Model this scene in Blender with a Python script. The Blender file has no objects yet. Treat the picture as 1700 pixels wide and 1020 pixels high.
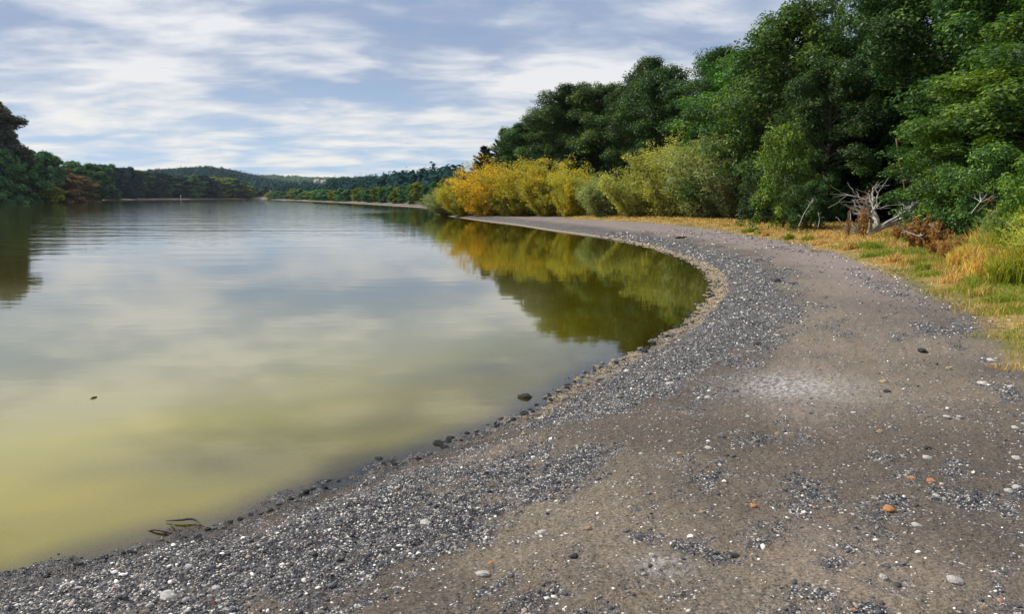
import bpy, math, random
import numpy as np
from mathutils import Vector

# ------------------------------------------------------------------ camera, sky, sun, exposure
scene = bpy.context.scene
COL = scene.collection
F, PW, PH, Y0, CZ = 1250.0, 1700.0, 1020.0, 327.0, 2.05
PITCH = math.atan((PH / 2 - Y0) / F)
cd = bpy.data.cameras.new('camera')
cd.sensor_width = 36.0
cd.lens = 36.0 * F / PW
cd.clip_start, cd.clip_end = 0.05, 20000
cam = bpy.data.objects.new('camera', cd)
COL.objects.link(cam)
cam.location = (0, 0, CZ)
cam.rotation_euler = (math.pi / 2 - PITCH, 0, 0)
scene.camera = cam
SUN_AZ, SUN_EL = math.radians(-78), math.radians(44)      # azimuth from +Y towards +X


def node(nt, kind, **kw):
    n = nt.nodes.new(kind)
    for k, v in kw.items():
        if k.startswith('i_'):
            n.inputs[k[2:].replace('_', ' ')].default_value = v
        else:
            setattr(n, k, v)
    return n


def math_n(nt, op, a, b=None, c=None, clamp=False):
    n = nt.nodes.new('ShaderNodeMath')
    n.operation = op
    n.use_clamp = clamp
    for i, v in enumerate((a, b, c)):
        if v is None:
            continue
        if isinstance(v, (int, float)):
            n.inputs[i].default_value = v
        else:
            nt.links.new(v, n.inputs[i])
    return n.outputs[0]


def mix_c(nt, fac, a, b, blend='MIX'):
    n = nt.nodes.new('ShaderNodeMix')
    n.data_type = 'RGBA'
    n.blend_type = blend
    for sock, v in ((n.inputs[0], fac), (n.inputs[6], a), (n.inputs[7], b)):
        if isinstance(v, (int, float)):
            sock.default_value = v
        elif isinstance(v, tuple):
            sock.default_value = v if len(v) == 4 else (*v, 1)
        else:
            nt.links.new(v, sock)
    return n.outputs[2]


def ramp(nt, fac, stops, interp='LINEAR'):
    n = nt.nodes.new('ShaderNodeValToRGB')
    n.color_ramp.interpolation = interp
    el = n.color_ramp.elements
    while len(el) < len(stops):
        el.new(0.5)
    for e, (p, c) in zip(el, stops):
        e.position = p
        e.color = c if len(c) == 4 else (*c, 1)
    nt.links.new(fac, n.inputs[0])
    return n.outputs[0]


def sstep(nt, x, lo, hi):
    n = nt.nodes.new('ShaderNodeMapRange')
    n.interpolation_type = 'SMOOTHSTEP'
    n.inputs[1].default_value, n.inputs[2].default_value = lo, hi
    nt.links.new(x, n.inputs[0])
    return n.outputs[0]


def attr(nt, name):
    n = nt.nodes.new('ShaderNodeAttribute')
    n.attribute_name = name
    return n


def noise_n(nt, vec, scale, detail=4, rough=0.55, dist=0.0):
    n = nt.nodes.new('ShaderNodeTexNoise')
    n.inputs['Scale'].default_value = scale
    n.inputs['Detail'].default_value = detail
    n.inputs['Roughness'].default_value = rough
    n.inputs['Distortion'].default_value = dist
    if vec is not None:
        nt.links.new(vec, n.inputs['Vector'])
    return n


def make_world():
    w = bpy.data.worlds.new('World')
    scene.world = w
    w.use_nodes = True
    nt = w.node_tree
    L = nt.links
    nt.nodes.clear()
    out = nt.nodes.new('ShaderNodeOutputWorld')
    bg = nt.nodes.new('ShaderNodeBackground')
    bg.inputs[1].default_value = 0.1
    L.new(bg.outputs[0], out.inputs[0])
    sky = nt.nodes.new('ShaderNodeTexSky')
    sky.sky_type = 'NISHITA'
    sky.sun_disc = False
    sky.sun_elevation = SUN_EL
    sky.sun_rotation = SUN_AZ % (2 * math.pi)
    sky.air_density, sky.dust_density, sky.ozone_density = 1.0, 0.6, 1.5
    tc = nt.nodes.new('ShaderNodeTexCoord')
    sx = nt.nodes.new('ShaderNodeSeparateXYZ')
    L.new(tc.outputs['Generated'], sx.inputs[0])
    up = math_n(nt, 'MAXIMUM', sx.outputs[2], 0.0)
    k = math_n(nt, 'ADD', up, 0.16)
    u = math_n(nt, 'DIVIDE', sx.outputs[0], k)
    v = math_n(nt, 'DIVIDE', sx.outputs[1], k)
    cv = nt.nodes.new('ShaderNodeCombineXYZ')
    L.new(u, cv.inputs[0])
    L.new(v, cv.inputs[1])

    def layer(rot, sc, loc, scale, detail, rough, dist):
        m = nt.nodes.new('ShaderNodeMapping')
        m.inputs['Rotation'].default_value = (0, 0, math.radians(rot))
        m.inputs['Scale'].default_value = sc
        m.inputs['Location'].default_value = loc
        L.new(cv.outputs[0], m.inputs[0])
        return noise_n(nt, m.outputs[0], scale, detail, rough, dist).outputs[0]
    big = layer(-18, (0.8, 1.0, 1), (5.3, 2.9, 0), 1.1, 4, 0.5, 0.3)
    med = layer(-14, (0.75, 1.0, 1), (2.1, 8.8, 0), 2.5, 5, 0.5, 0.35)
    fine = layer(-26, (0.6, 1.0, 1), (1.3, 9.2, 0), 6.0, 5, 0.55, 0.5)
    s = math_n(nt, 'MULTIPLY_ADD', med, 0.75, math_n(nt, 'MULTIPLY', big, 0.6))
    s = math_n(nt, 'MULTIPLY_ADD', fine, 0.36, math_n(nt, 'ADD', s, -0.07))
    # open blue, then blue-grey under-lit stratus, then bright cream tops
    s = math_n(nt, 'MULTIPLY_ADD', s, 1.3, -0.238)
    # sunlit cloud higher up
    s = math_n(nt, 'MULTIPLY_ADD', sstep(nt, up, 0.22, 0.5), 0.13, s)
    cloud = ramp(nt, s, [(0.54, (2.5, 3.4, 5.3)), (0.66, (3.0, 3.8, 5.4)), (0.75, (4.0, 4.7, 6.0)), (0.84, (5.7, 6.1, 6.9)), (0.95, (7.6, 7.7, 7.9))])
    warm = ramp(nt, s, [(0.54, (3.3, 5.2, 7.4)), (0.66, (4.4, 5.8, 7.3)), (0.76, (6.0, 6.7, 7.4)), (0.85, (7.6, 7.7, 7.5)), (0.96, (8.8, 8.4, 7.7))])
    low = sstep(nt, up, 0.19, 0.02)
    cl = mix_c(nt, low, cloud, warm)
    # some open sky blended in where the cloud is thin
    gapf = sstep(nt, s, 0.50, 0.66)
    gapf = math_n(nt, 'MULTIPLY_ADD', gapf, 0.28, 0.72)
    c = mix_c(nt, gapf, sky.outputs[0], cl)
    L.new(c, bg.inputs[0])


make_world()
sd = bpy.data.lights.new('sun', 'SUN')
sd.energy = 4.8
sd.angle = math.radians(0.5)
sd.color = (1.0, 0.93, 0.82)
sun = bpy.data.objects.new('sun', sd)
COL.objects.link(sun)
sdir = Vector((math.sin(SUN_AZ) * math.cos(SUN_EL), math.cos(SUN_AZ) * math.cos(SUN_EL), math.sin(SUN_EL)))
sun.rotation_euler = (-sdir).to_track_quat('-Z', 'Y').to_euler()
sun.location = (-30, 30, 60)
scene.view_settings.view_transform = 'Standard'
scene.view_settings.look = 'None'
scene.view_settings.exposure = 0.16
scene.view_settings.gamma = 1.0
scene.cycles.max_bounces = 6
scene.cycles.transparent_max_bounces = 8
scene.cycles.volume_bounces = 0

# ------------------------------------------------------------------ helpers
RNG = np.random.default_rng(7)
SP, CP = math.sin(PITCH), math.cos(PITCH)


def ray(px, py):
    a, b = (px - PW / 2) / F, (PH / 2 - py) / F
    return np.array([a, b * SP + CP, b * CP - SP])


def unproj(px, py, z=0.0):
    d = ray(px, py)
    t = (z - CZ) / d[2]
    return d[0] * t, d[1] * t


def top_z(py, Y):
    k = (PH / 2 - py) / F
    return CZ + Y * (k * CP - SP) / (CP + k * SP)


def px_x(px, Y, Z=1.0):
    return (px - PW / 2) / F * (Y * CP + (CZ - Z) * SP)


def mesh_np(name, verts, faces, mat=None, smooth=False):
    """verts (N,3); faces (M,k)"""
    me = bpy.data.meshes.new(name)
    verts = np.ascontiguousarray(verts, dtype=np.float32)
    faces = np.ascontiguousarray(faces, dtype=np.int32)
    m, k = faces.shape
    me.vertices.add(len(verts))
    me.vertices.foreach_set('co', verts.ravel())
    me.loops.add(m * k)
    me.loops.foreach_set('vertex_index', faces.ravel())
    me.polygons.add(m)
    me.polygons.foreach_set('loop_start', np.arange(0, m * k, k, dtype=np.int32))
    me.polygons.foreach_set('loop_total', np.full(m, k, dtype=np.int32))
    if smooth:
        me.polygons.foreach_set('use_smooth', np.ones(m, dtype=bool))
    me.update(calc_edges=True)
    if mat:
        me.materials.append(mat)
    return me


def add_attr(me, name, data, domain='POINT'):
    data = np.asarray(data, dtype=np.float32)
    if data.ndim == 1:
        a = me.attributes.new(name, 'FLOAT', domain)
        a.data.foreach_set('value', data)
    else:
        a = me.attributes.new(name, 'FLOAT_COLOR', domain)
        if data.shape[1] == 3:
            data = np.c_[data, np.ones(len(data), np.float32)]
        a.data.foreach_set('color', np.ascontiguousarray(data).ravel())


def link(name, data, parent=None, loc=(0, 0, 0), **props):
    o = bpy.data.objects.new(name, data)
    COL.objects.link(o)
    o.location = loc
    if parent:
        o.parent = parent
    for k, v in props.items():
        o[k] = v
    return o


def tag(o, label=None, category=None, group=None, kind=None):
    for k, v in (('label', label), ('category', category), ('group', group), ('kind', kind)):
        if v:
            o[k] = v
    return o


def copy_thing(root, name, children):
    r = root.copy()
    r.name = name
    COL.objects.link(r)
    for ch in children:
        c = ch.copy()
        c.name = ch.name.split('.')[0]
        COL.objects.link(c)
        c.parent = r
    return r


def h2(ix, iy, seed):
    v = np.sin(ix * 127.1 + iy * 311.7 + seed * 74.7) * 43758.5453
    return v - np.floor(v)


def vnoise(x, y, seed=0):
    ix, iy = np.floor(x), np.floor(y)
    fx, fy = x - ix, y - iy
    fx, fy = fx * fx * (3 - 2 * fx), fy * fy * (3 - 2 * fy)
    a, b = h2(ix, iy, seed), h2(ix + 1, iy, seed)
    c, d = h2(ix, iy + 1, seed), h2(ix + 1, iy + 1, seed)
    return (a * (1 - fx) + b * fx) * (1 - fy) + (c * (1 - fx) + d * fx) * fy


def fbm(x, y, oct=4, seed=0, gain=0.5):
    s, a, t = 0, 1.0, 0.0
    for i in range(oct):
        s = s + a * vnoise(x * 2 ** i + i * 17.3, y * 2 ** i - i * 9.1, seed + i)
        t += a
        a *= gain
    return s / t


def sm(x, lo, hi):
    t = np.clip((x - lo) / (hi - lo), 0, 1)
    return t * t * (3 - 2 * t)


def resample(pts, step_fn):
    out = []
    for (a, b) in zip(pts[:-1], pts[1:]):
        n = max(1, int(np.hypot(*(np.subtract(b, a))) / step_fn(a)))
        for i in range(n):
            out.append(np.add(a, np.multiply(np.subtract(b, a), i / n)))
    out.append(np.array(pts[-1], float))
    return np.array(out)


def catmull(pts, n=6):
    P = np.array(pts, float)
    P = np.vstack([2 * P[0] - P[1], P, 2 * P[-1] - P[-2]])
    out = []
    for i in range(1, len(P) - 2):
        for k in range(n):
            t = k / n
            out.append(0.5 * (2 * P[i] + (P[i + 1] - P[i - 1]) * t + (2 * P[i - 1] - 5 * P[i] + 4 * P[i + 1] - P[i + 2]) * t * t
                              + (3 * P[i] - P[i - 1] - 3 * P[i + 1] + P[i + 2]) * t ** 3))
    out.append(P[-2])
    return np.array(out)


# ------------------------------------------------------------------ plan of the lake
near_px = [(0, 980), (100, 947), (200, 917), (280, 893), (345, 881), (420, 855), (520, 812), (620, 777), (700, 754), (760, 730),
           (860, 690), (930, 655), (1000, 609), (1070, 582), (1120, 551), (1160, 515), (1182, 490), (1185, 470), (1170, 448),
           (1140, 432), (1100, 418), (1050, 404), (1000, 395), (950, 388), (900, 381), (850, 373), (800, 367), (760, 361.5), (735, 358), (718, 355)]
near = [unproj(*p) for p in near_px]
near = [(-60, -30), (-24, -12), (-11, -2.2), (-5.2, 2.2)] + near
near = catmull(near, 5)
rfar_px = [(718, 346), (680, 343), (620, 339.5), (560, 336), (500, 333.4), (450, 331.6), (432, 330.4)]
lfar_px = [(420, 330.4), (330, 331), (250, 331.5), (150, 332.3), (60, 335.5), (0, 338)]
cove = [(-7, 94), (0, 99), (8, 110), (7, 122), (-4, 130)]
rfar = [unproj(*p) for p in rfar_px]
lfar = [unproj(*p) for p in lfar_px]
lake_poly = np.vstack([near, np.array(cove), np.array(rfar), np.array(lfar), np.array([(-215, 120), (-260, -30), (-150, -90)])])
SEG_A = lake_poly
SEG_B = np.roll(lake_poly, -1, axis=0)
SEG_L = np.hypot(*(SEG_B - SEG_A).T)
SEG_U = np.concatenate([[0], np.cumsum(SEG_L)[:-1]])


def poly_sd(x, y, A, B, U=None):
    """signed distance, positive outside the polygon; optional arc parameter of nearest point"""
    n = len(x)
    best = np.full(n, 1e18)
    bu = np.zeros(n)
    inside = np.zeros(n, bool)
    for i in range(len(A)):
        ax, ay = A[i]
        bx, by = B[i]
        dx, dy = bx - ax, by - ay
        l2 = dx * dx + dy * dy + 1e-12
        t = np.clip(((x - ax) * dx + (y - ay) * dy) / l2, 0, 1)
        d = (x - ax - t * dx) ** 2 + (y - ay - t * dy) ** 2
        m = d < best
        best = np.where(m, d, best)
        if U is not None:
            bu = np.where(m, U[i] + t * math.sqrt(l2), bu)
        if (ay > by) != (ay < by) or ay != by:
            c = (ay > y) != (by > y)
            xi = ax + (y - ay) / (by - ay + 1e-30) * dx
            inside ^= c & (x < xi)
    s = np.sqrt(best)
    return np.where(inside, -s, s), bu


grass_px = [(940, 359.5), (985, 362), (1100, 369), (1180, 376), (1280, 390), (1340, 399), (1400, 412), (1450, 432), (1530, 462), (1600, 492), (1640, 525), (1700, 575)]
gp = [unproj(px, py, 0.55) for px, py in grass_px]
gp = [(3, 78), (4.5, 66)] + gp + [(5.0, 5.6), (6.2, 2), (9, -10), (14, -40), (300, -40), (300, 110), (30, 112), (10, 96), (-2, 88)]
gp = np.array(gp, float)
G_A, G_B = gp, np.roll(gp, -1, axis=0)


def az_px(x, y):
    return 850 + 1250 * x / np.maximum(y, 1.0)


R_PX = [0, 150, 230, 300, 335, 352, 385, 420, 450, 480, 560]
R_PY = [316, 312, 307, 303, 300, 299, 303, 310, 317, 322, 327]
H_PX = [400, 440, 480, 540, 600, 650, 700, 760, 830, 950, 1200]
H_PY = [327, 318, 315, 312, 312, 309, 306, 309, 310, 306, 306]


def terrain(x, y, s=None, g=None):
    if s is None:
        s, _ = poly_sd(x, y, SEG_A, SEG_B)
    if g is None:
        g = -poly_sd(x, y, G_A, G_B)[0]
    r = np.hypot(x, y)
    s = s + (fbm(x * 1.6, y * 1.6, 4, 61, 0.6) - 0.5) * 0.5 * sm(45 - r, 0, 25) * sm(np.abs(s), 3, 0.6)
    zw = -np.minimum(0.09 * np.abs(s) + 0.02 * np.abs(s) ** 1.3, 4.0)
    zl = 0.17 * sm(s, 0, 1.0) + 0.10 * sm(s, 0.5, 2.6) + 0.16 * sm(s, 2, 9) + 0.012 * np.clip(s, 0, 14)
    z = np.where(s > 0, zl, zw)
    # rising wooded bank on the right
    gg = np.clip(g - 5, 0, 60)
    near_side = sm(130 - r, 0, 30)
    z = z + near_side * (0.11 * gg * sm(gg, 0, 8)) * (s > 0) + 0.08 * sm(g, 0, 1.2) * near_side
    # far banks and hills, by bearing
    far = sm(r, 120, 170) * (s > 0)
    z = z + far * np.minimum(0.035 * np.clip(s - 5, 0, 400), 10)
    p = az_px(x, y)
    front = (y > 50)
    ridge = np.interp(p, R_PX, R_PY)
    zr = (Y0 - ridge) / F * 1500 * np.exp(-((r - 1500) / 420.0) ** 2)
    hil = np.interp(p, H_PX, H_PY)
    zh = (Y0 - hil) / F * 760 * np.exp(-((r - 800) / 280.0) ** 2)
    zf = 60 * np.exp(-((r - 3600) / 700.0) ** 2) * (0.75 + 0.5 * vnoise(p / 90.0, r * 0, 3))
    z = z + np.where(front & (s > 0), np.maximum(np.maximum(zr, zh), zf) * sm(s, 0, 80), 0)
    # small relief
    nr = sm(60 - r, 0, 40)
    z = z + nr * ((fbm(x * 0.8, y * 0.8, 3, 5) - 0.5) * 0.07 * sm(np.abs(s), 0.2, 1.5)
                  + (fbm(x * 5, y * 5, 3, 9) - 0.5) * 0.028
                  + (np.abs(fbm(x * 16, y * 16, 2, 12) - 0.5)) * 0.036)
    return z


def tz(x, y):
    return float(terrain(np.array([float(x)]), np.array([float(y)]))[0])


def ground_px(px, py):
    """where the sight line of a pixel meets the ground"""
    d = ray(px, py)
    zz = 0.4
    for _ in range(12):
        t = (zz - CZ) / d[2]
        x, y = d[0] * t, d[1] * t
        nz = tz(x, y)
        zz = 0.5 * zz + 0.5 * max(nz, -0.05)
    return x, y, nz


def patchf(u, s, x, y):
    """gravel amount on the beach, 0..1, streaked along the shore"""
    n = fbm(u * 0.55, s * 1.5, 4, 21, 0.55)
    n2 = fbm(u * 2.2, s * 4.2, 4, 33, 0.6)
    p = 0.42 * n + 0.58 * n2 + 0.045 * sm(s, 2.5, 4.5)
    band = np.exp(-((s - 0.7) / 0.70) ** 2) * (0.13 + 0.20 * sm(y, 5, 8))
    track = 0.11 * np.exp(-((s - 2.7) / 0.55) ** 2) + 0.10 * np.exp(-((s - 5.2) / 0.5) ** 2)
    return np.clip((p - track + band + 0.05 * sm(5 - y, 0, 2) * sm(-x, -0.5, 1.5) - 0.42) * 3.4, 0, 1)


def relief(pa, x, y):
    return pa * (fbm(x * 10, y * 10, 3, 77, 0.6) - 0.36) * 0.05 * sm(30 - np.hypot(x, y), 0, 15)


# ------------------------------------------------------------------ materials
def new_mat(name):
    m = bpy.data.materials.new(name)
    m.use_nodes = True
    nt = m.node_tree
    nt.nodes.clear()
    out = nt.nodes.new('ShaderNodeOutputMaterial')
    return m, nt, out


def principled(nt, out, rough=0.8, spec=0.3):
    b = nt.nodes.new('ShaderNodeBsdfPrincipled')
    b.inputs['Roughness'].default_value = rough
    b.inputs['Specular IOR Level'].default_value = spec
    nt.links.new(b.outputs[0], out.inputs[0])
    return b


def mat_ground():
    m, nt, out = new_mat('ground')
    L = nt.links
    b = principled(nt, out, 0.9, 0.25)
    tc = nt.nodes.new('ShaderNodeTexCoord').outputs['Object']
    s, gr, pa, far = (attr(nt, a).outputs['Fac'] for a in ('shore', 'grass', 'patch', 'far'))
    n1 = noise_n(nt, tc, 0.9, 5, 0.6).outputs[0]
    n2 = noise_n(nt, tc, 7.0, 5, 0.65).outputs[0]
    n3 = noise_n(nt, tc, 60.0, 4, 0.7).outputs[0]
    dirt = ramp(nt, n1, [(0.3, (0.0931, 0.0779, 0.0698)), (0.5, (0.1311, 0.1045, 0.0718)), (0.7, (0.1539, 0.1187, 0.0960))])
    dirt = mix_c(nt, sstep(nt, n2, 0.42, 0.75), dirt, (0.0770, 0.0684, 0.0669))
    dirt = mix_c(nt, sstep(nt, n3, 0.42, 0.72), dirt, (0.2403, 0.2071, 0.1756))
    dirt = mix_c(nt, sstep(nt, n3, 0.47, 0.28), dirt, (0.032, 0.028, 0.027))

    def vor(scale, rnd=1.0):
        v = nt.nodes.new('ShaderNodeTexVoronoi')
        v.inputs['Scale'].default_value = scale
        v.inputs['Randomness'].default_value = rnd
        L.new(tc, v.inputs['Vector'])
        sp = nt.nodes.new('ShaderNodeSeparateColor')
        L.new(v.outputs['Color'], sp.inputs[0])
        return v.outputs['Distance'], sp.outputs[0], sp.outputs[1]
    n0 = noise_n(nt, tc, 0.35, 3, 0.5).outputs[0]
    dirt = mix_c(nt, sstep(nt, n0, 0.62, 0.40), dirt, (0.55, 0.55, 0.58), 'MULTIPLY')
    d1, c1, e1 = vor(95)
    d2, c2, e2 = vor(40)
    stops = [(0.0, (0.022, 0.025, 0.032)), (0.35, (0.06, 0.064, 0.076)), (0.62, (0.14, 0.142, 0.155)), (0.82, (0.24, 0.23, 0.225)), (0.93, (0.62, 0.60, 0.57))]
    stops = [(p, tuple(0.82 * v for v in c)) for p, c in stops]
    g1 = ramp(nt, c1, stops)
    g2 = ramp(nt, c2, stops)
    grav = mix_c(nt, sstep(nt, e2, 0.55, 0.75), g1, g2)
    grav = mix_c(nt, sstep(nt, d1, 0.45, 0.75), grav, (0.03, 0.03, 0.033))
    # far part of the beach: gravel reads as even grey-pink
    n4 = noise_n(nt, tc, 26.0, 4, 0.65).outputs[0]
    pn = math_n(nt, 'ADD', pa, math_n(nt, 'MULTIPLY_ADD', n2, 1.3, math_n(nt, 'MULTIPLY_ADD', n4, 1.0, -1.15)))
    col = mix_c(nt, sstep(nt, pn, 0.22, 0.72), dirt, grav)
    pink = mix_c(nt, n2, (0.266, 0.215, 0.202), (0.142, 0.124, 0.126))
    dy = attr(nt, 'away').outputs['Fac']
    pk = math_n(nt, 'MULTIPLY', sstep(nt, s, 1.4, 3.2), math_n(nt, 'MULTIPLY', math_n(nt, 'MULTIPLY_ADD', n2, 0.6, 0.6), math_n(nt, 'MULTIPLY', dy, 0.95)))
    col = mix_c(nt, pk, col, pink)
    # the odd pale and rusty cell
    col = mix_c(nt, math_n(nt, 'MULTIPLY', sstep(nt, e1, 0.955, 0.96), math_n(nt, 'MULTIPLY', sstep(nt, n2, 0.48, 0.60), 0.85)), col, (0.62, 0.58, 0.52))
    col = mix_c(nt, math_n(nt, 'MULTIPLY', sstep(nt, e1, 0.010, 0.007), 0.7), col, (0.26, 0.16, 0.115))
    ash = math_n(nt, 'MULTIPLY', attr(nt, 'ash').outputs['Fac'], sstep(nt, n4, 0.38, 0.62))
    col = mix_c(nt, math_n(nt, 'MULTIPLY', ash, 0.75), col, (0.42, 0.42, 0.43))
    # damp, tan strip along the waterline
    wl = math_n(nt, 'MULTIPLY', sstep(nt, s, 0.42, 0.12), sstep(nt, n2, 0.40, 0.60))
    spy = nt.nodes.new('ShaderNodeSeparateXYZ')
    L.new(tc, spy.inputs[0])
    wl = math_n(nt, 'MULTIPLY', wl, sstep(nt, spy.outputs[1], 5.6, 7.5))
    hz = spy.outputs[2]
    col = mix_c(nt, sstep(nt, hz, 0.10, 0.01), col, mix_c(nt, 1.0, col, (0.58, 0.58, 0.6), 'MULTIPLY'))
    wl = math_n(nt, 'MAXIMUM', wl, math_n(nt, 'MULTIPLY', math_n(nt, 'MULTIPLY', sstep(nt, hz, 0.065, 0.035), sstep(nt, n4, 0.30, 0.50)), sstep(nt, spy.outputs[1], 9, 14)))
    col = mix_c(nt, math_n(nt, 'MULTIPLY', wl, 0.85), col, (0.34, 0.26, 0.165))
    # drowned margin, ochre with algae
    col = mix_c(nt, sstep(nt, hz, 0.002, -0.012), col, mix_c(nt, n2, (0.42, 0.32, 0.06), (0.20, 0.155, 0.04)))
    # turf
    straw = mix_c(nt, sstep(nt, n2, 0.35, 0.65), (0.36, 0.25, 0.085), (0.17, 0.125, 0.05))
    turf = mix_c(nt, sstep(nt, n1, 0.45, 0.65), straw, (0.09, 0.10, 0.025))
    gn = math_n(nt, 'ADD', gr, math_n(nt, 'MULTIPLY_ADD', n2, 0.7, -0.35))
    col = mix_c(nt, sstep(nt, gn, 0.35, 0.65), col, turf)
    # wooded floor and far land
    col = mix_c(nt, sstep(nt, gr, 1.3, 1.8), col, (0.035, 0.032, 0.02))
    fl = ramp(nt, noise_n(nt, tc, 0.02, 4).outputs[0], [(0.35, (0.03, 0.05, 0.02)), (0.65, (0.06, 0.08, 0.03))])
    col = mix_c(nt, sstep(nt, far, 0.0, 1.0), col, fl)
    col = mix_c(nt, sstep(nt, far, 1.2, 1.8), col, (0.30, 0.28, 0.12))
    L.new(col, b.inputs['Base Color'])
    hh = math_n(nt, 'MULTIPLY_ADD', n3, 0.5, math_n(nt, 'MULTIPLY', d1, math_n(nt, 'MULTIPLY_ADD', pa, -1.2, -0.1)))
    hh = math_n(nt, 'MULTIPLY_ADD', n2, 1.0, hh)
    bu = node(nt, 'ShaderNodeBump')
    bu.inputs['Strength'].default_value = 0.9
    bu.inputs['Distance'].default_value = 0.012
    L.new(hh, bu.inputs['Height'])
    L.new(bu.outputs[0], b.inputs['Normal'])
    wet = mix_c(nt, sstep(nt, s, 0.02, 0.25), (0.35, 0.35, 0.35), (0.92, 0.92, 0.92))
    L.new(wet, b.inputs['Roughness'])
    return m


def mat_water():
    m, nt, out = new_mat('lake_water')
    L = nt.links
    tc = nt.nodes.new('ShaderNodeTexCoord').outputs['Object']
    s, alg = attr(nt, 'shore').outputs['Fac'], attr(nt, 'algae').outputs['Fac']
    n1 = noise_n(nt, tc, 0.55, 4, 0.5, 0.8).outputs[0]

    def wave(scale, sy, detail, rough, rot=0):
        mp = nt.nodes.new('ShaderNodeMapping')
        mp.inputs['Scale'].default_value = (1, sy, 1)
        mp.inputs['Rotation'].default_value = (0, 0, math.radians(rot))
        L.new(tc, mp.inputs[0])
        return noise_n(nt, mp.outputs[0], scale, detail, rough, 0.2).outputs[0]
    w1 = wave(1.3, 2.2, 3, 0.5, 8)
    w2 = wave(0.28, 2.6, 3, 0.5, -6)
    calm = sstep(nt, noise_n(nt, tc, 0.035, 3, 0.5).outputs[0], 0.35, 0.65)
    dist = attr(nt, 'dist').outputs['Fac']
    rip = math_n(nt, 'MULTIPLY_ADD', sstep(nt, dist, 14, 60), 0.13, 0.08)
    rip = math_n(nt, 'MULTIPLY', rip, math_n(nt, 'MULTIPLY_ADD', calm, 0.7, 0.3))
    rip = math_n(nt, 'MULTIPLY', rip, sstep(nt, s, -0.1, -14))
    rip = math_n(nt, 'ADD', rip, 0.05)
    h = math_n(nt, 'MULTIPLY_ADD', w2, 2.5, w1)
    h = math_n(nt, 'MULTIPLY', h, rip)
    w3 = wave(0.075, 4.6, 4, 0.65, -4)
    sw = math_n(nt, 'MULTIPLY', sstep(nt, dist, 16, 50), sstep(nt, s, -3, -16))
    h = math_n(nt, 'MULTIPLY_ADD', w3, math_n(nt, 'MULTIPLY', sw, 3.4), h)
    bu = node(nt, 'ShaderNodeBump')
    bu.inputs['Strength'].default_value = 1.0
    bu.inputs['Distance'].default_value = 0.016
    L.new(h, bu.inputs['Height'])
    fr = nt.nodes.new('ShaderNodeFresnel')
    fr.inputs['IOR'].default_value = 1.62
    L.new(bu.outputs[0], fr.inputs['Normal'])
    gl = nt.nodes.new('ShaderNodeBsdfGlossy')
    gl.inputs['Roughness'].default_value = 0.03
    gl.inputs['Color'].default_value = (0.97, 0.97, 0.97, 1)
    L.new(bu.outputs[0], gl.inputs['Normal'])
    deep = mix_c(nt, n1, (0.036, 0.036, 0.002), (0.055, 0.050, 0.003))
    shal = mix_c(nt, n1, (0.28, 0.262, 0.002), (0.38, 0.30, 0.004))
    deep = mix_c(nt, attr(nt, 'painted_sheen').outputs['Fac'], deep, mix_c(nt, n1, (0.16, 0.165, 0.075), (0.22, 0.20, 0.105)))  # pale body colour painted in for sky reflection on open water
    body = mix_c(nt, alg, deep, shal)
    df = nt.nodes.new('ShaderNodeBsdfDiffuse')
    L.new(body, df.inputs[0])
    tr = nt.nodes.new('ShaderNodeBsdfTransparent')
    tr.inputs[0].default_value = (0.94, 0.86, 0.25, 1)
    mb = nt.nodes.new('ShaderNodeMixShader')
    L.new(math_n(nt, 'ADD', math_n(nt, 'MULTIPLY', sstep(nt, s, 0.0, -0.5), 0.45), math_n(nt, 'MULTIPLY', sstep(nt, s, -0.2, -2.4), 0.5)), mb.inputs[0])
    L.new(tr.outputs[0], mb.inputs[1])
    L.new(df.outputs[0], mb.inputs[2])
    mx = nt.nodes.new('ShaderNodeMixShader')
    L.new(fr.outputs[0], mx.inputs[0])
    L.new(mb.outputs[0], mx.inputs[1])
    L.new(gl.outputs[0], mx.inputs[2])
    L.new(mx.outputs[0], out.inputs[0])
    return m


def mat_leaf(name, cols, trans=0.3, spread=0.12, tint=1.35, spec=0.25):
    """cols: three leaf colours, mixed by leaf and by clump"""
    m, nt, out = new_mat(name)
    L = nt.links
    r = attr(nt, 'rnd').outputs['Fac']
    oi = nt.nodes.new('ShaderNodeObjectInfo')
    tc = nt.nodes.new('ShaderNodeTexCoord').outputs['Object']
    n = noise_n(nt, tc, 0.6, 3).outputs[0]
    f = math_n(nt, 'MULTIPLY_ADD', r, 0.45, math_n(nt, 'MULTIPLY_ADD', n, 1.3, -0.42))
    c = ramp(nt, f, [(0.15, cols[0]), (0.5, cols[1]), (0.85, cols[2])])
    hs = nt.nodes.new('ShaderNodeHueSaturation')
    L.new(c, hs.inputs['Color'])
    L.new(math_n(nt, 'MULTIPLY_ADD', oi.outputs['Random'], spread * 0.2, 0.5 - spread * 0.1), hs.inputs['Hue'])
    L.new(math_n(nt, 'MULTIPLY_ADD', oi.outputs['Random'], spread * 4, 1 - spread * 2), hs.inputs['Value'])
    b = nt.nodes.new('ShaderNodeBsdfPrincipled')
    b.inputs['Roughness'].default_value = 0.5
    b.inputs['Specular IOR Level'].default_value = spec
    L.new(hs.outputs[0], b.inputs['Base Color'])
    t = nt.nodes.new('ShaderNodeBsdfTranslucent')
    L.new(mix_c(nt, 1.0, hs.outputs[0], (tint, tint * 1.05, 0.6), 'MULTIPLY'), t.inputs[0])
    mx = nt.nodes.new('ShaderNodeMixShader')
    mx.inputs[0].default_value = trans
    L.new(b.outputs[0], mx.inputs[1])
    L.new(t.outputs[0], mx.inputs[2])
    L.new(mx.outputs[0], out.inputs[0])
    return m


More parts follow.
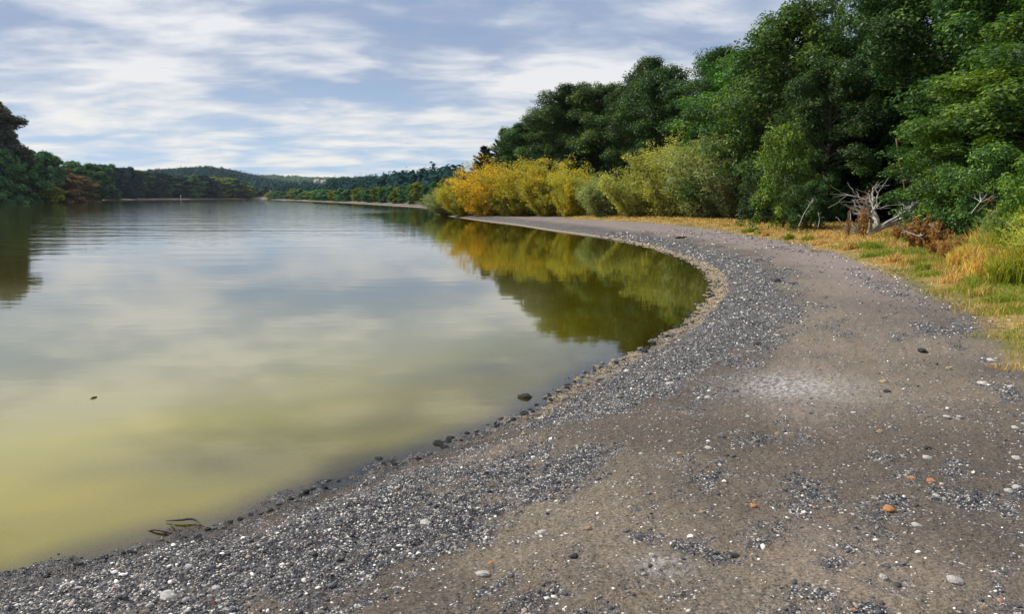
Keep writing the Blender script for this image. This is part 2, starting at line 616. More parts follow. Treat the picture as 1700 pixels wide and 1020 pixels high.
def mat_attr(name, rough=0.7, spec=0.3, trans=0.0, speckle=0.0):
    """colour per stone or blade"""
    m, nt, out = new_mat(name)
    L = nt.links
    a = attr(nt, 'col').outputs['Color']
    if speckle:
        tc = nt.nodes.new('ShaderNodeTexCoord').outputs['Object']
        n = noise_n(nt, tc, 90, 4, 0.7).outputs[0]
        a = mix_c(nt, math_n(nt, 'MULTIPLY', sstep(nt, n, 0.4, 0.7), speckle), a, (0.05, 0.05, 0.055))
    b = principled(nt, out, rough, spec)
    L.new(a, b.inputs['Base Color'])
    if trans:
        t = nt.nodes.new('ShaderNodeBsdfTranslucent')
        L.new(a, t.inputs[0])
        mx = nt.nodes.new('ShaderNodeMixShader')
        mx.inputs[0].default_value = trans
        L.new(b.outputs[0], mx.inputs[1])
        L.new(t.outputs[0], mx.inputs[2])
        L.new(mx.outputs[0], out.inputs[0])
    return m


def mat_rough(name, ca, cb, scale=8, rough=0.85, stretch=1.0, bump=0.01):
    m, nt, out = new_mat(name)
    L = nt.links
    b = principled(nt, out, rough, 0.25)
    tc = nt.nodes.new('ShaderNodeTexCoord').outputs['Object']
    mp = nt.nodes.new('ShaderNodeMapping')
    mp.inputs['Scale'].default_value = (1, 1, stretch)
    L.new(tc, mp.inputs[0])
    n = noise_n(nt, mp.outputs[0], scale, 6, 0.65).outputs[0]
    oi = nt.nodes.new('ShaderNodeObjectInfo').outputs['Random']
    c = mix_c(nt, sstep(nt, n, 0.32, 0.68), ca, cb)
    c = mix_c(nt, math_n(nt, 'MULTIPLY', oi, 0.18), c, tuple(0.6 * v for v in ca))
    L.new(c, b.inputs['Base Color'])
    bu = node(nt, 'ShaderNodeBump')
    bu.inputs['Strength'].default_value = 0.8
    bu.inputs['Distance'].default_value = bump
    L.new(n, bu.inputs['Height'])
    L.new(bu.outputs[0], b.inputs['Normal'])
    return m


M_GROUND, M_WATER = mat_ground(), mat_water()
M_BARK = mat_rough('bark', (0.07, 0.055, 0.042), (0.14, 0.115, 0.09), 6, 0.9, 0.25)
M_TWIG = mat_rough('willow_bark', (0.09, 0.07, 0.04), (0.16, 0.12, 0.07), 6, 0.9, 0.25)

# ------------------------------------------------------------------ terrain sheet and water
fa = np.radians(np.linspace(-44, 44, 700))
ba = np.radians(np.concatenate([np.linspace(44, 316, 80)[1:-1]]))
ANG = np.concatenate([fa, ba])


def radial(parts):
    r = [parts[0][0]]
    for lo, hi, st in parts:
        n = max(1, int(math.log(hi / lo) / st))
        r += list(lo * (hi / lo) ** (np.arange(1, n + 1) / n))
    return np.array(r)


RAD = radial([(0.05, 1.0, 0.4), (1.0, 2.4, 0.06), (2.4, 8, 0.006), (8, 60, 0.012), (60, 900, 0.03), (900, 4100, 0.04)])


def polar_grid(RAD, ANG):
    A, R = np.meshgrid(ANG, RAD)
    x, y = (R * np.sin(A)).ravel(), (R * np.cos(A)).ravel()
    nr, na = len(RAD), len(ANG)
    i = np.arange(nr - 1)[:, None] * na
    j = np.arange(na)[None, :]
    j2 = (j + 1) % na
    f = np.stack([i + j, i + na + j, i + na + j2, i + j2], -1).reshape(-1, 4)[:, ::-1]
    return x, y, f


def build_ground():
    x, y, f = polar_grid(RAD, ANG)
    s, u = poly_sd(x, y, SEG_A, SEG_B, SEG_U)
    g = -poly_sd(x, y, G_A, G_B)[0]
    z = terrain(x, y, s, g)
    r = np.hypot(x, y)
    z = z + relief(patchf(u, s, x, y), x, y) * (s > 0.3)
    me = mesh_np('ground', np.c_[x, y, z], f, M_GROUND, True)
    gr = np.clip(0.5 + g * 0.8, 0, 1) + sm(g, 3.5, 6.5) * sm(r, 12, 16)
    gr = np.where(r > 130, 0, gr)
    add_attr(me, 'shore', s + (fbm(x * 1.5, y * 1.5, 3, 40) - 0.5) * 0.3 * (r < 60))
    add_attr(me, 'grass', gr)
    add_attr(me, 'patch', patchf(u, s, x, y) * (r < 120))
    ax, ay = unproj(1318, 606, 0.5)
    bx_, by_ = unproj(1100, 890, 0.45)
    add_attr(me, 'ash', np.clip(np.exp(-((x - ax) / 0.55) ** 2 - ((y - ay) / 0.6) ** 2) + 0.6 * np.exp(-((x - bx_) / 0.16) ** 2 - ((y - by_) / 0.10) ** 2), 0, 1))
    add_attr(me, 'away', sm(r, 9, 22))
    far = sm(s, 3 + r * 0.008, 5 + r * 0.012) * (r > 118)
    p = az_px(x, y)
    field = np.exp(-((p - 645) / 24.0) ** 4) * np.exp(-((r - 560) / 45.0) ** 4)
    add_attr(me, 'far', far + field * far)
    link('ground', me, kind='structure')


def build_water():
    rad = radial([(2.0, 9, 0.03), (9, 60, 0.04), (60, 900, 0.05)])
    ang = np.concatenate([np.radians(np.linspace(-50, 30, 260)), np.radians(np.linspace(-120, -50, 30))[:-1]])
    ang = np.sort(ang)
    x, y, f = polar_grid(rad, ang)
    na = len(ang)
    f = f[(np.abs(f[:, 0] % na - f[:, 2] % na) < 2)]
    s, u = poly_sd(x, y, SEG_A, SEG_B, SEG_U)
    keep = (s[f] < 1.0).any(1)
    f = f[keep]
    used = np.unique(f)
    idx = np.full(len(x), -1)
    idx[used] = np.arange(len(used))
    f = idx[f]
    x, y, s = x[used], y[used], s[used]
    me = mesh_np('lake_water', np.c_[x, y, np.zeros(len(x))], f, M_WATER, True)
    add_attr(me, 'shore', s)
    d = np.hypot(x, y)
    add_attr(me, 'dist', d)
    depthf = sm(-s, 7.0, 0.4)
    zone = sm(y - 0.25 * x, 11, 4.5)
    add_attr(me, 'algae', np.clip(depthf * (0.03 + 0.42 * sm(y, 15, 8) * sm(0.12 * y - x, -0.6, 0.8) + 0.55 * zone) * (0.15 + 1.15 * fbm(x * 0.55 - y * 0.3, y * 0.9, 4, 51)), 0, 1))
    add_attr(me, 'painted_sheen', sm(0.06 * y - x, -0.4, 1.2) * sm(y, 3, 8) * sm(y, 21, 9) * sm(-s, 0.5, 3))  # painted sky brightness, held back where the wood reflects
    link('lake_water', me, kind='structure')


build_ground()
build_water()


# ------------------------------------------------------------------ plant builders (arrays)
def tube(pts, rad, n=6):
    pts = np.asarray(pts, float)
    k = len(pts)
    t = np.gradient(pts, axis=0)
    t /= np.linalg.norm(t, axis=1, keepdims=True) + 1e-9
    ref = np.array([0.31, 0.95, 0.05]) if abs(t[0][2]) > 0.7 else np.array([0, 0, 1.0])
    a = np.cross(t, ref)
    a /= np.linalg.norm(a, axis=1, keepdims=True) + 1e-9
    b = np.cross(t, a)
    th = np.linspace(0, 2 * np.pi, n, endpoint=False)
    v = pts[:, None, :] + np.asarray(rad)[:, None, None] * (np.cos(th)[None, :, None] * a[:, None, :] + np.sin(th)[None, :, None] * b[:, None, :])
    v = v.reshape(-1, 3)
    i = np.arange(k - 1)[:, None] * n
    j = np.arange(n)[None, :]
    j2 = (j + 1) % n
    f = np.stack([i + j, i + j2, i + n + j2, i + n + j], -1).reshape(-1, 4)
    return v, f


class Bag:
    def __init__(self):
        self.v, self.f, self.n = [], [], 0

    def add(self, v, f):
        self.v.append(v)
        self.f.append(np.asarray(f) + self.n)
        self.n += len(v)

    def tube(self, pts, rad, n=6):
        self.add(*tube(pts, rad, n))

    def mesh(self, name, mat, smooth=True):
        return mesh_np(name, np.vstack(self.v), np.vstack(self.f), mat, smooth)


def leaves_mesh(name, c, nrm, rng, L, W, mat, droop=0.25, along=None, rnd=None):
    """diamond leaves at centres c with normals nrm"""
    n = len(c)
    nrm = nrm / (np.linalg.norm(nrm, axis=1, keepdims=True) + 1e-9)
    t = rng.normal(size=(n, 3)) if along is None else along + rng.normal(size=(n, 3)) * 0.35
    t -= (t * nrm).sum(1, keepdims=True) * nrm
    t /= np.linalg.norm(t, axis=1, keepdims=True) + 1e-9
    b = np.cross(nrm, t)
    l = (L * rng.uniform(0.65, 1.3, n))[:, None]
    w = (W * rng.uniform(0.7, 1.25, n))[:, None]
    dz = nrm * l * droop
    v = np.stack([c - t * l - dz, c + b * w - t * l * 0.15, c + t * l - dz, c - b * w - t * l * 0.15], 1).reshape(-1, 3)
    me = mesh_np(name, v, np.arange(4 * n).reshape(-1, 4), mat)
    add_attr(me, 'rnd', rng.uniform(0, 1, n) if rnd is None else rnd, 'FACE')
    return me


def tree_arrays(seed, H=12, W=8, base=0.15, limbs=34, top_pow=0.6, leaf_n=60, clus_r=0.55, lean=0.0, up=0.5, trunk_r=0.017, low=0.55):
    rng = np.random.default_rng(seed)
    bag = Bag()
    t = np.linspace(0, 1, 9)
    wob = np.cumsum(rng.normal(size=(9, 2)) * 0.022 * H * 0.5, axis=0)
    tp = np.c_[wob[:, 0] + lean * H * t ** 2, wob[:, 1], t * H * 0.95]
    tp[0, :2] = 0
    tr = trunk_r * H * (1 - t) ** 0.8 + 0.015
    tr[0] *= 1.35
    bag.tube(tp, tr, 8)
    cen, rad, outw = [], [], []
    a = rng.uniform(0, 6.28)
    for i in range(limbs):
        q = (i + 0.5) / limbs
        tt = base + (0.97 - base) * q
        a += 2.4 + rng.normal() * 0.3
        prof = max(0.16, (low + (1 - low) * min(1, q / 0.3)) * (1 - max(0, (q - 0.3) / 0.7) ** 2.2) ** top_pow)
        Lb = W / 2 * prof * rng.uniform(0.66, 1.2)
        el = up * (0.35 + 0.9 * q) + rng.normal() * 0.12
        p0 = np.array([np.interp(tt, t * 0.95, tp[:, 0]), np.interp(tt, t * 0.95, tp[:, 1]), tt * H * 0.95])
        d = np.array([math.cos(a) * math.cos(el), math.sin(a) * math.cos(el), math.sin(el)])
        k = np.linspace(0, 1, 6)
        side = np.array([-math.sin(a), math.cos(a), 0]) * rng.normal() * 0.15
        pts = p0 + np.outer(k * Lb, d) + np.outer(k ** 2 * Lb, side) + np.outer(np.sin(k * 3.14) * Lb * 0.08, [0, 0, 1]) - np.outer(k ** 3 * Lb * 0.16 * (1.2 - q), [0, 0, 1])
        bag.tube(pts, (0.045 * Lb ** 0.5 * (1 - k) + 0.01) * (H / 12), 5)
        nt_ = max(3, int(3 + Lb * 1.6))
        for j in range(nt_):
            f = rng.uniform(0.28, 1.0)
            pp = np.array([np.interp(f, k, pts[:, c]) for c in range(3)])
            off = rng.normal(size=3) * np.array([1, 1, 0.45])
            off = off / np.linalg.norm(off) * rng.uniform(0.15, 0.42) * (0.35 * Lb + 0.45)
            e = pp + off
            bag.tube(np.array([pp, pp + off * 0.5 + [0, 0, 0.05], e]), [0.018, 0.012, 0.005], 4)
            cen.append(e)
            rad.append(clus_r * rng.uniform(0.6, 1.25))
            outw.append(d + [0, 0, 0.3])
        cen.append(pts[-1])
        rad.append(clus_r * rng.uniform(0.7, 1.1))
        outw.append(d)
    for _ in range(3):
        cen.append(tp[-1] + rng.normal(size=3) * 0.2 * clus_r + [0, 0, 0.1 * clus_r])
        rad.append(clus_r * 0.8)
        outw.append(np.array([0, 0, 1.0]))
    cen, rad, outw = np.array(cen), np.array(rad), np.array(outw)
    cnt = np.maximum(6, (leaf_n * (rad / clus_r) ** 2).astype(int))
    idx = np.repeat(np.arange(len(cen)), cnt)
    n = len(idx)
    dd = rng.normal(size=(n, 3))
    dd /= np.linalg.norm(dd, axis=1, keepdims=True)
    rr = rng.uniform(0.15, 1, n) ** 0.55
    off = dd * rr[:, None] * np.array([1.0, 1.0, 0.75])
    c = cen[idx] + off * rad[idx][:, None]
    c[:, 2] -= 0.25 * (off[:, 0] ** 2 + off[:, 1] ** 2) * rad[idx]
    c[:, 2] = np.maximum(c[:, 2], 0.05)
    nrm = np.array([0, 0, 0.55]) + 0.6 * dd + 0.25 * outw[idx] + rng.normal(size=(n, 3)) * 0.45
    return rng, bag, c, nrm


def make_tree(name, seed, leafmat, L=0.085, Wd=0.052, barkmat=None, **kw):
    rng, bag, c, nrm = tree_arrays(seed, **kw)
    root = link(name, None)
    tr = link('trunk', bag.mesh('trunk', barkmat or M_BARK), root)
    cr = link('crown', leaves_mesh('crown', c, nrm, rng, L, Wd, leafmat), root)
    top = float(np.percentile(c[:, 2], 99.9))
    wid = float(np.percentile(np.abs(c[:, 0]), 98) + np.percentile(np.abs(c[:, 1]), 98))
    return dict(root=root, kids=[tr, cr], H=top, W=wid, used=False, name=name)


def make_conifer(name, seed, leafmat, H=11, W=5, L=0.16, Wd=0.03, whorl=0.42, per=7, droop=0.25, start=0.08, barkmat=None):
    rng = np.random.default_rng(seed)
    bag = Bag()
    t = np.linspace(0, 1, 8)
    tp = np.c_[rng.normal(size=8) * 0.03, rng.normal(size=8) * 0.03, t * H]
    tp[0, :2] = 0
    bag.tube(tp, 0.016 * H * (1 - t) + 0.012, 7)
    c, nrm, al = [], [], []
    z = start * H
    while z < H * 0.985:
        q = (z / H - start) / (1 - start)
        for i in range(per if q < 0.8 else 5):
            a = rng.uniform(0, 6.28)
            Lb = W / 2 * (1 - q) ** 0.75 * rng.uniform(0.6, 1.2) + 0.15
            el = 0.35 * q * 2 - droop * (1 - q) + rng.normal() * 0.12
            k = np.linspace(0, 1, 5)
            d = np.array([math.cos(a), math.sin(a), 0])
            pts = np.array([0, 0, z]) + np.outer(k * Lb * math.cos(el), d) + np.outer(k * Lb * math.sin(el) + 0.18 * Lb * k ** 2, [0, 0, 1])
            bag.tube(pts, 0.025 * (1 - k) + 0.005, 4)
            n = int(26 + Lb * 130)
            f = rng.uniform(0.15, 1.0, n) ** 0.8
            pp = np.stack([np.interp(f, k, pts[:, m]) for m in range(3)], 1)
            sd_ = np.array([-d[1], d[0], 0])
            lat = rng.normal(size=n) * 0.16 * Lb * (1.15 - f)
            pp = pp + lat[:, None] * sd_ + rng.normal(size=(n, 3)) * [0.05, 0.05, 0.07]
            c.append(pp)
            nrm.append(np.array([0, 0, 1.0]) + rng.normal(size=(n, 3)) * 0.6)
            al.append(d * 0.8 + np.sign(lat)[:, None] * sd_ * 0.6 + np.array([0, 0, 0.25]))
        z += whorl * rng.uniform(0.7, 1.25) * (1 - 0.4 * q)
    c, nrm, al = np.vstack(c), np.vstack(nrm), np.vstack(al)
    root = link(name, None)
    tr = link('trunk', bag.mesh('trunk', barkmat or M_BARK), root)
    cr = link('crown', leaves_mesh('crown', c, nrm, rng, L, Wd, leafmat, 0.1, al), root)
    return dict(root=root, kids=[tr, cr], H=H, W=W, used=False, name=name)


def make_bush(name, seed, leafmat, H=5, W=5, stems=46, leaves=420, L=0.10, Wd=0.026, wisp=0.35, barkmat=None, partname='foliage'):
    """many-stemmed willow: arching stems, narrow leaves along their side twigs"""
    rng = np.random.default_rng(seed)
    bag = Bag()
    c, nrm, al = [], [], []
    for i in range(stems):
        a = rng.uniform(0, 6.28)
        rr = math.sqrt(rng.uniform(0, 1))
        h = H * (1.03 - 0.42 * rr ** 2) * rng.uniform(0.62, 1.04)
        d = np.array([math.cos(a), math.sin(a), 0])
        reach = W / 2 * rr * rng.uniform(0.75, 1.05)
        b0 = d * 0.18 * reach + rng.normal(size=3) * [0.08, 0.08, 0]
        b0[2] = 0
        k = np.linspace(0, 1, 7)
        pts = b0 + np.outer(k ** 0.8 * reach * 0.85, d) + np.outer(h * (k - 0.10 * rr * k ** 3), [0, 0, 1]) + np.cumsum(rng.normal(size=(7, 3)) * 0.03 * H * 0.3, axis=0) * (k[:, None] > 0)
        bag.tube(pts, 0.03 * H / 5 * (1 - k) + 0.006, 5)
        for j in range(9):
            f = rng.uniform(0.03, 1.0)
            p0 = np.array([np.interp(f, k, pts[:, m]) for m in range(3)])
            tw = rng.normal(size=3) * [0.8, 0.8, 0.3] + d * 0.5 + np.array([0, 0, 0.75])
            tl = H * rng.uniform(0.09, 0.19)
            tw = tw / np.linalg.norm(tw) * tl
            p1 = p0 + tw
            bag.tube(np.array([p0, p0 + tw * 0.55 + rng.normal(size=3) * 0.02, p1]), [0.012, 0.009, 0.004], 4)
            n = int(leaves / 9)
            g = rng.uniform(0.0, 1.0, n)
            sp = H * 0.040 * (1.15 - 0.75 * g)
            pp = p0 + np.outer(g, tw * 1.08) + rng.normal(size=(n, 3)) * sp[:, None]
            pp[:, 2] = np.maximum(pp[:, 2], 0.04)
            c.append(pp)
            nrm.append(rng.normal(size=(n, 3)) * 0.8 + d * 0.3 + np.array([0, 0, 0.55]))
            al.append(np.tile(tw / tl, (n, 1)))
    c, nrm, al = np.vstack(c), np.vstack(nrm), np.vstack(al)
    root = link(name, None)
    tr = link('stems', bag.mesh('stems', barkmat or M_TWIG), root)
    cr = link(partname, leaves_mesh(partname, c, nrm, rng, L, Wd, leafmat, 0.12, al), root)
    return dict(root=root, kids=[tr, cr], H=float(np.percentile(c[:, 2], 99.7)), W=W, used=False, name=name)


def place(proto, x, y, z, H, W, rot, label, cat, group=None, mats=None):
    """first use moves the prototype itself, later uses copy it with its parts"""
    if not proto['used']:
        o, kids = proto['root'], proto['kids']
        proto['used'] = True
    else:
        o = proto['root'].copy()
        COL.objects.link(o)
        kids = []
        for ch in proto['kids']:
            k = ch.copy()
            COL.objects.link(k)
            k.parent = o
            kids.append(k)
    o.location = (x, y, z)
    sxy, sz = W / proto['W'], H / proto['H']
    o.scale = (sxy, sxy, sz)
    o.rotation_euler = (0, 0, rot)
    if mats is not None:
        kids[1].material_slots[0].link = 'OBJECT'
        kids[1].material_slots[0].material = mats
    if 'group' in o:
        del o['group']
    return tag(o, label, cat, group)


def place_px(proto, px, Y, top, wpx, rot, label, cat, group=None, mats=None, sink=0.1):
    x = px_x(px, Y)
    z = tz(x, Y) - sink
    H = top_z(top, Y) - z
    return place(proto, x, Y, z, H, wpx / F * Y, rot, label, cat, group, mats)


# ------------------------------------------------------------------ the wood on the right
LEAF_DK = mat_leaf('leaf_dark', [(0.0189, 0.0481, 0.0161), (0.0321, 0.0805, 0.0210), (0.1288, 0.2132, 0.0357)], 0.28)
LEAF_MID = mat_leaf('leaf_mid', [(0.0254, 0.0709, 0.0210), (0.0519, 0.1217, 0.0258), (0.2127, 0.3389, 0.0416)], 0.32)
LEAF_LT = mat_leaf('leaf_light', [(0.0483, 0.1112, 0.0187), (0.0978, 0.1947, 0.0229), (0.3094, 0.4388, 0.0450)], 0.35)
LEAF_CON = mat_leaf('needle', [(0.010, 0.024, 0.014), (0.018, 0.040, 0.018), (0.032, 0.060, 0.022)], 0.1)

TA = make_tree('broadleaf_tree', 11, LEAF_DK, H=13, W=8.5, base=0.10, limbs=66, leaf_n=125, clus_r=0.7)
TB = make_tree('broadleaf_tree', 12, LEAF_MID, H=12, W=8.0, base=0.06, limbs=68, leaf_n=125, clus_r=0.7, top_pow=0.5)
TC = make_tree('broadleaf_tree', 13, LEAF_DK, H=14, W=7.5, base=0.12, limbs=70, leaf_n=125, clus_r=0.7, up=0.7)
TD = make_tree('broadleaf_tree', 14, LEAF_MID, H=11, W=8.5, base=0.03, limbs=70, leaf_n=125, clus_r=0.7, low=0.85, top_pow=0.55)
TS = make_tree('broadleaf_tree', 15, LEAF_DK, H=14, W=6.0, base=0.25, limbs=28, leaf_n=40, up=0.8)
SH = make_tree('understory_shrub', 16, LEAF_MID, H=4, W=4.2, base=0.02, limbs=30, leaf_n=75, clus_r=0.42, low=0.9, L=0.07, Wd=0.042, trunk_r=0.012)
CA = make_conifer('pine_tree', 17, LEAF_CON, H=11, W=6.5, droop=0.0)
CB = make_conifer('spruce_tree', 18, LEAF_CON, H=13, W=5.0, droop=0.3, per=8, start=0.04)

wood = [
    (CA, 806, 98, 243, 66, 'small dark pine at the far lakeward end of the wood, above the orange willow', 'tree', None),
    (CA, 838, 96, 214, 62, 'dark spiky pine, second from the lakeward end of the wood', 'tree', None),
    (TC, 868, 94, 205, 66, 'narrow dark tree between the pines and the first tall rounded crown', 'tree', None),
    (TA, 905, 90, 172, 92, 'rounded dark tree behind the yellow-green willow where the wood begins', 'tree', None),
    (TC, 955, 86, 142, 104, 'dark pointed broadleaf tree rising behind the gap between two willows', 'tree', None),
    (TB, 1004, 82, 137, 100, 'broad green tree behind the grey-green willow, left of the wispy topped tree', 'tree', None),
    (TC, 1052, 76, 96, 96, 'tall tree with a thin wispy top standing above the olive willow', 'tree', None),
    (TA, 1106, 70, 112, 110, 'round topped tree just right of the wispy topped tree', 'tree', None),
    (TC, 1168, 66, 82, 110, 'dark tree filling the dip left of the large dominant crown', 'tree', None),
    (TB, 1226, 56, 84, 132, 'fresh green tree beside the large dominant crown, behind the dark willow', 'tree', LEAF_MID),
    (TD, 1292, 47, 6, 172, 'huge dominant broadleaf tree with its crown just inside the top of the view', 'tree', None),
    (TS, 1385, 60, -30, 70, 'thin tall tree with sky showing through its top, right of the dominant crown', 'tree', None),
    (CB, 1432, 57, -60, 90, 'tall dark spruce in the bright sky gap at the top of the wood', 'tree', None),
    (TA, 1368, 40, 95, 120, 'dark tree standing over the black hollow left of the dead branches', 'tree', None),
    (TC, 1498, 42, -70, 135, 'very tall dark tree right of the sky gap, cut off by the picture top', 'tree', None),
    (TA, 1575, 38, -100, 210, 'very tall spreading tree above the broken stump, cut off by the top of the view', 'tree', None),
    (TB, 1690, 33, -110, 240, 'tall tree in the top right corner, behind the bright green one', 'tree', None),
    (TD, 1715, 24, 66, 250, 'bright fresh green tree at the right edge of the view', 'tree', LEAF_LT),
    (TD, 1610, 26, 165, 190, 'bushy green tree reaching to the ground behind the broken stump', 'tree', LEAF_MID),
    (CB, 1475, 41, 120, 150, 'dark spruce added behind the bleached dead branches to darken the hollow', 'tree', None),  # this and the next two spruces added as dark filler for the hollow's shade
    (CB, 1385, 43, 130, 150, 'dark spruce added right of the dominant crown to darken the hollow', 'tree', None),
    (CB, 1425, 47, 110, 150, 'dark spruce added between the two others to darken the back of the hollow', 'tree', None),
    (TB, 1820, 22, -40, 300, 'tall green tree just past the right edge of the view', 'tree', None),
]
rr = random.Random(5)
for pr, px, Y, top, w, lab, cat, mt in wood:
    place_px(pr, px, Y, top, w * 1.45, rr.uniform(0, 6.28), lab, cat, 'trees of the wood on the right', mt, 0.15)
# second and third rows, glimpsed between the front crowns
back = []
for i in range(16):
    px = 900 + i * 58
    Y = 118 - i * 4.2
    t = np.interp(px, [870, 950, 1050, 1170, 1230, 1300, 1420, 1700], [225, 180, 150, 130, 120, 90, 130, 10])
    back.append((px, Y, t + rr.uniform(-12, 8)))
for i in range(12):
    px = 1240 + i * 48
    Y = 58 - i * 2.1
    back.append((px, Y, np.interp(px, [1240, 1380, 1430, 1500, 1700], [150, 150, 160, 110, 40]) + rr.uniform(0, 40)))
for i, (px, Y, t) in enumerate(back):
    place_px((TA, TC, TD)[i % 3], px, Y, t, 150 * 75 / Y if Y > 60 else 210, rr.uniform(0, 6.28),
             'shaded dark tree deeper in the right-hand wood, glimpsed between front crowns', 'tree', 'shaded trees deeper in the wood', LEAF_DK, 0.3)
shrubs = [
    (1300, 35, 205, 80, 'sunlit leafy sapling in front of the dominant crown, right of the dark willow', LEAF_LT),
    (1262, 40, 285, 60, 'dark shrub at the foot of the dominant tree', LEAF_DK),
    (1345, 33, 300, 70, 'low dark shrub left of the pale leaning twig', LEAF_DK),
    (1560, 24, 270, 90, 'green shrub between the rusty bracken and the bushy tree', LEAF_MID),
    (1640, 19.5, 235, 120, 'leafy shrub above the fallen branches by the tall weeds', LEAF_MID),
    (1712, 17, 250, 120, 'bright leafy shrub behind the tall weeds at the right edge', LEAF_LT),
]
for px, Y, t, w, lab, mt in shrubs:
    place_px(SH, px, Y, t, w * 1.15, rr.uniform(0, 6.28), lab, 'shrub', 'shrubs under the wood edge', mt, 0.05)
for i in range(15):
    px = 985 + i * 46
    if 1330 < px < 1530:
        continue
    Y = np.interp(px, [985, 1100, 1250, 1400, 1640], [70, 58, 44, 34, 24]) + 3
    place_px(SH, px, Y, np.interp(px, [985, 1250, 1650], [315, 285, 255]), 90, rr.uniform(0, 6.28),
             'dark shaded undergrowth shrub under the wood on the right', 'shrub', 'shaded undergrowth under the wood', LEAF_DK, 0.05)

# ------------------------------------------------------------------ willows on the spit
W_GREY = mat_leaf('willow_grey', [(0.1620, 0.2042, 0.0855), (0.2853, 0.3386, 0.1413), (0.4365, 0.4646, 0.1899)], 0.42, 0.05, 1.3, 0.15)
W_YEL = mat_leaf('willow_yellow', [(0.209, 0.233, 0.054), (0.437, 0.388, 0.054), (0.684, 0.446, 0.048)], 0.5, 0.04, 1.3, 0.1)
W_ORA = mat_leaf('willow_orange', [(0.33, 0.29, 0.045), (0.64, 0.41, 0.04), (0.80, 0.43, 0.03)], 0.5, 0.04, 1.3, 0.1)
W_OLI = mat_leaf('willow_olive', [(0.1748, 0.1928, 0.0570), (0.3496, 0.3486, 0.0912), (0.6008, 0.5168, 0.1178)], 0.42, 0.05, 1.3, 0.15)
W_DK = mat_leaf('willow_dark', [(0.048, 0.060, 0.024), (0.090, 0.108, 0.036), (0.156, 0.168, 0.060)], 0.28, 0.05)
BA = make_bush('willow_bush', 31, W_YEL)
BB = make_bush('willow_bush', 32, W_YEL, stems=54)
BC = make_bush('willow_bush', 33, W_YEL, stems=50)
willows = [
    (BA, 740, 83, 316, 46, W_GREY, 'small grey-green willow at the lakeward tip of the spit'),
    (BB, 772, 78, 291, 60, W_YEL, 'yellow willow second from the tip of the spit'),
    (BC, 815, 73, 270, 82, W_ORA, 'bright orange willow overhanging the water in the middle of the spit'),
    (BA, 868, 69, 264, 88, W_YEL, 'tall yellow-green willow right of the orange one on the spit'),
    (BB, 912, 66, 270, 64, W_YEL, 'yellow willow filling the gap before the small golden willow'),
    (BC, 950, 62, 272, 54, W_YEL, 'small golden willow above the end of the gravel beach'),
    (BA, 1003, 58, 293, 60, W_GREY, 'pale grey-green willow at the landward end of the yellow row'),
    (BB, 1062, 55, 256, 78, W_OLI, 'olive and yellow willow, left half of the largest willow clump'),
    (BC, 1118, 53, 230, 92, W_OLI, 'tallest olive willow, in the middle of the largest willow clump'),
    (BA, 1176, 50, 228, 96, W_GREY, 'tall grey-green willow on the right of the largest clump'),
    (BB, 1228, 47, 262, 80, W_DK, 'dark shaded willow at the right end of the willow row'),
]
for pr, px, Y, top, w, mt, lab in willows:
    place_px(pr, px, Y, top, w * 1.8, rr.uniform(0, 6.28), lab, 'willow bush', 'willows along the spit and beach head', mt, 0.05)

# ------------------------------------------------------------------ far left bank, far right bank
LF_G = mat_leaf('far_leaf_green', [(0.046, 0.118, 0.061), (0.090, 0.198, 0.090), (0.153, 0.270, 0.099)], 0.2, 0.12, 1.2, 0.0)
LF_D = mat_leaf('far_leaf_dark', [(0.015, 0.046, 0.061), (0.029, 0.074, 0.084), (0.049, 0.108, 0.100)], 0.2, 0.12, 1.2, 0.0)
LF_B = mat_leaf('far_leaf_brown', [(0.117, 0.087, 0.058), (0.214, 0.152, 0.093), (0.292, 0.214, 0.117)], 0.2, 0.12, 1.2, 0.0)
LF_H = mat_leaf('far_leaf_grey', [(0.064, 0.074, 0.057), (0.105, 0.113, 0.089), (0.145, 0.148, 0.121)], 0.2, 0.12, 1.2, 0.0)
LF_Y = mat_leaf('far_leaf_yellow', [(0.111, 0.150, 0.031), (0.195, 0.227, 0.044), (0.273, 0.273, 0.058)], 0.2, 0.12, 1.2, 0.0)
FA = make_tree('bank_tree', 41, LF_G, L=0.34, Wd=0.22, H=16, W=12, base=0.06, limbs=52, leaf_n=58, clus_r=1.1)
FB = make_tree('bank_tree', 42, LF_G, L=0.34, Wd=0.22, H=16, W=11, base=0.05, limbs=52, leaf_n=58, clus_r=1.1, top_pow=0.45, low=0.8)
FC = make_tree('bank_tree', 43, LF_G, L=0.30, Wd=0.20, H=18, W=11, base=0.12, limbs=52, leaf_n=58, clus_r=1.1, up=0.8)
FS = make_tree('bank_shrub', 44, LF_Y, L=0.22, Wd=0.15, H=7, W=8, base=0.02, limbs=26, leaf_n=46, clus_r=0.8, low=0.95, top_pow=0.45, trunk_r=0.012)
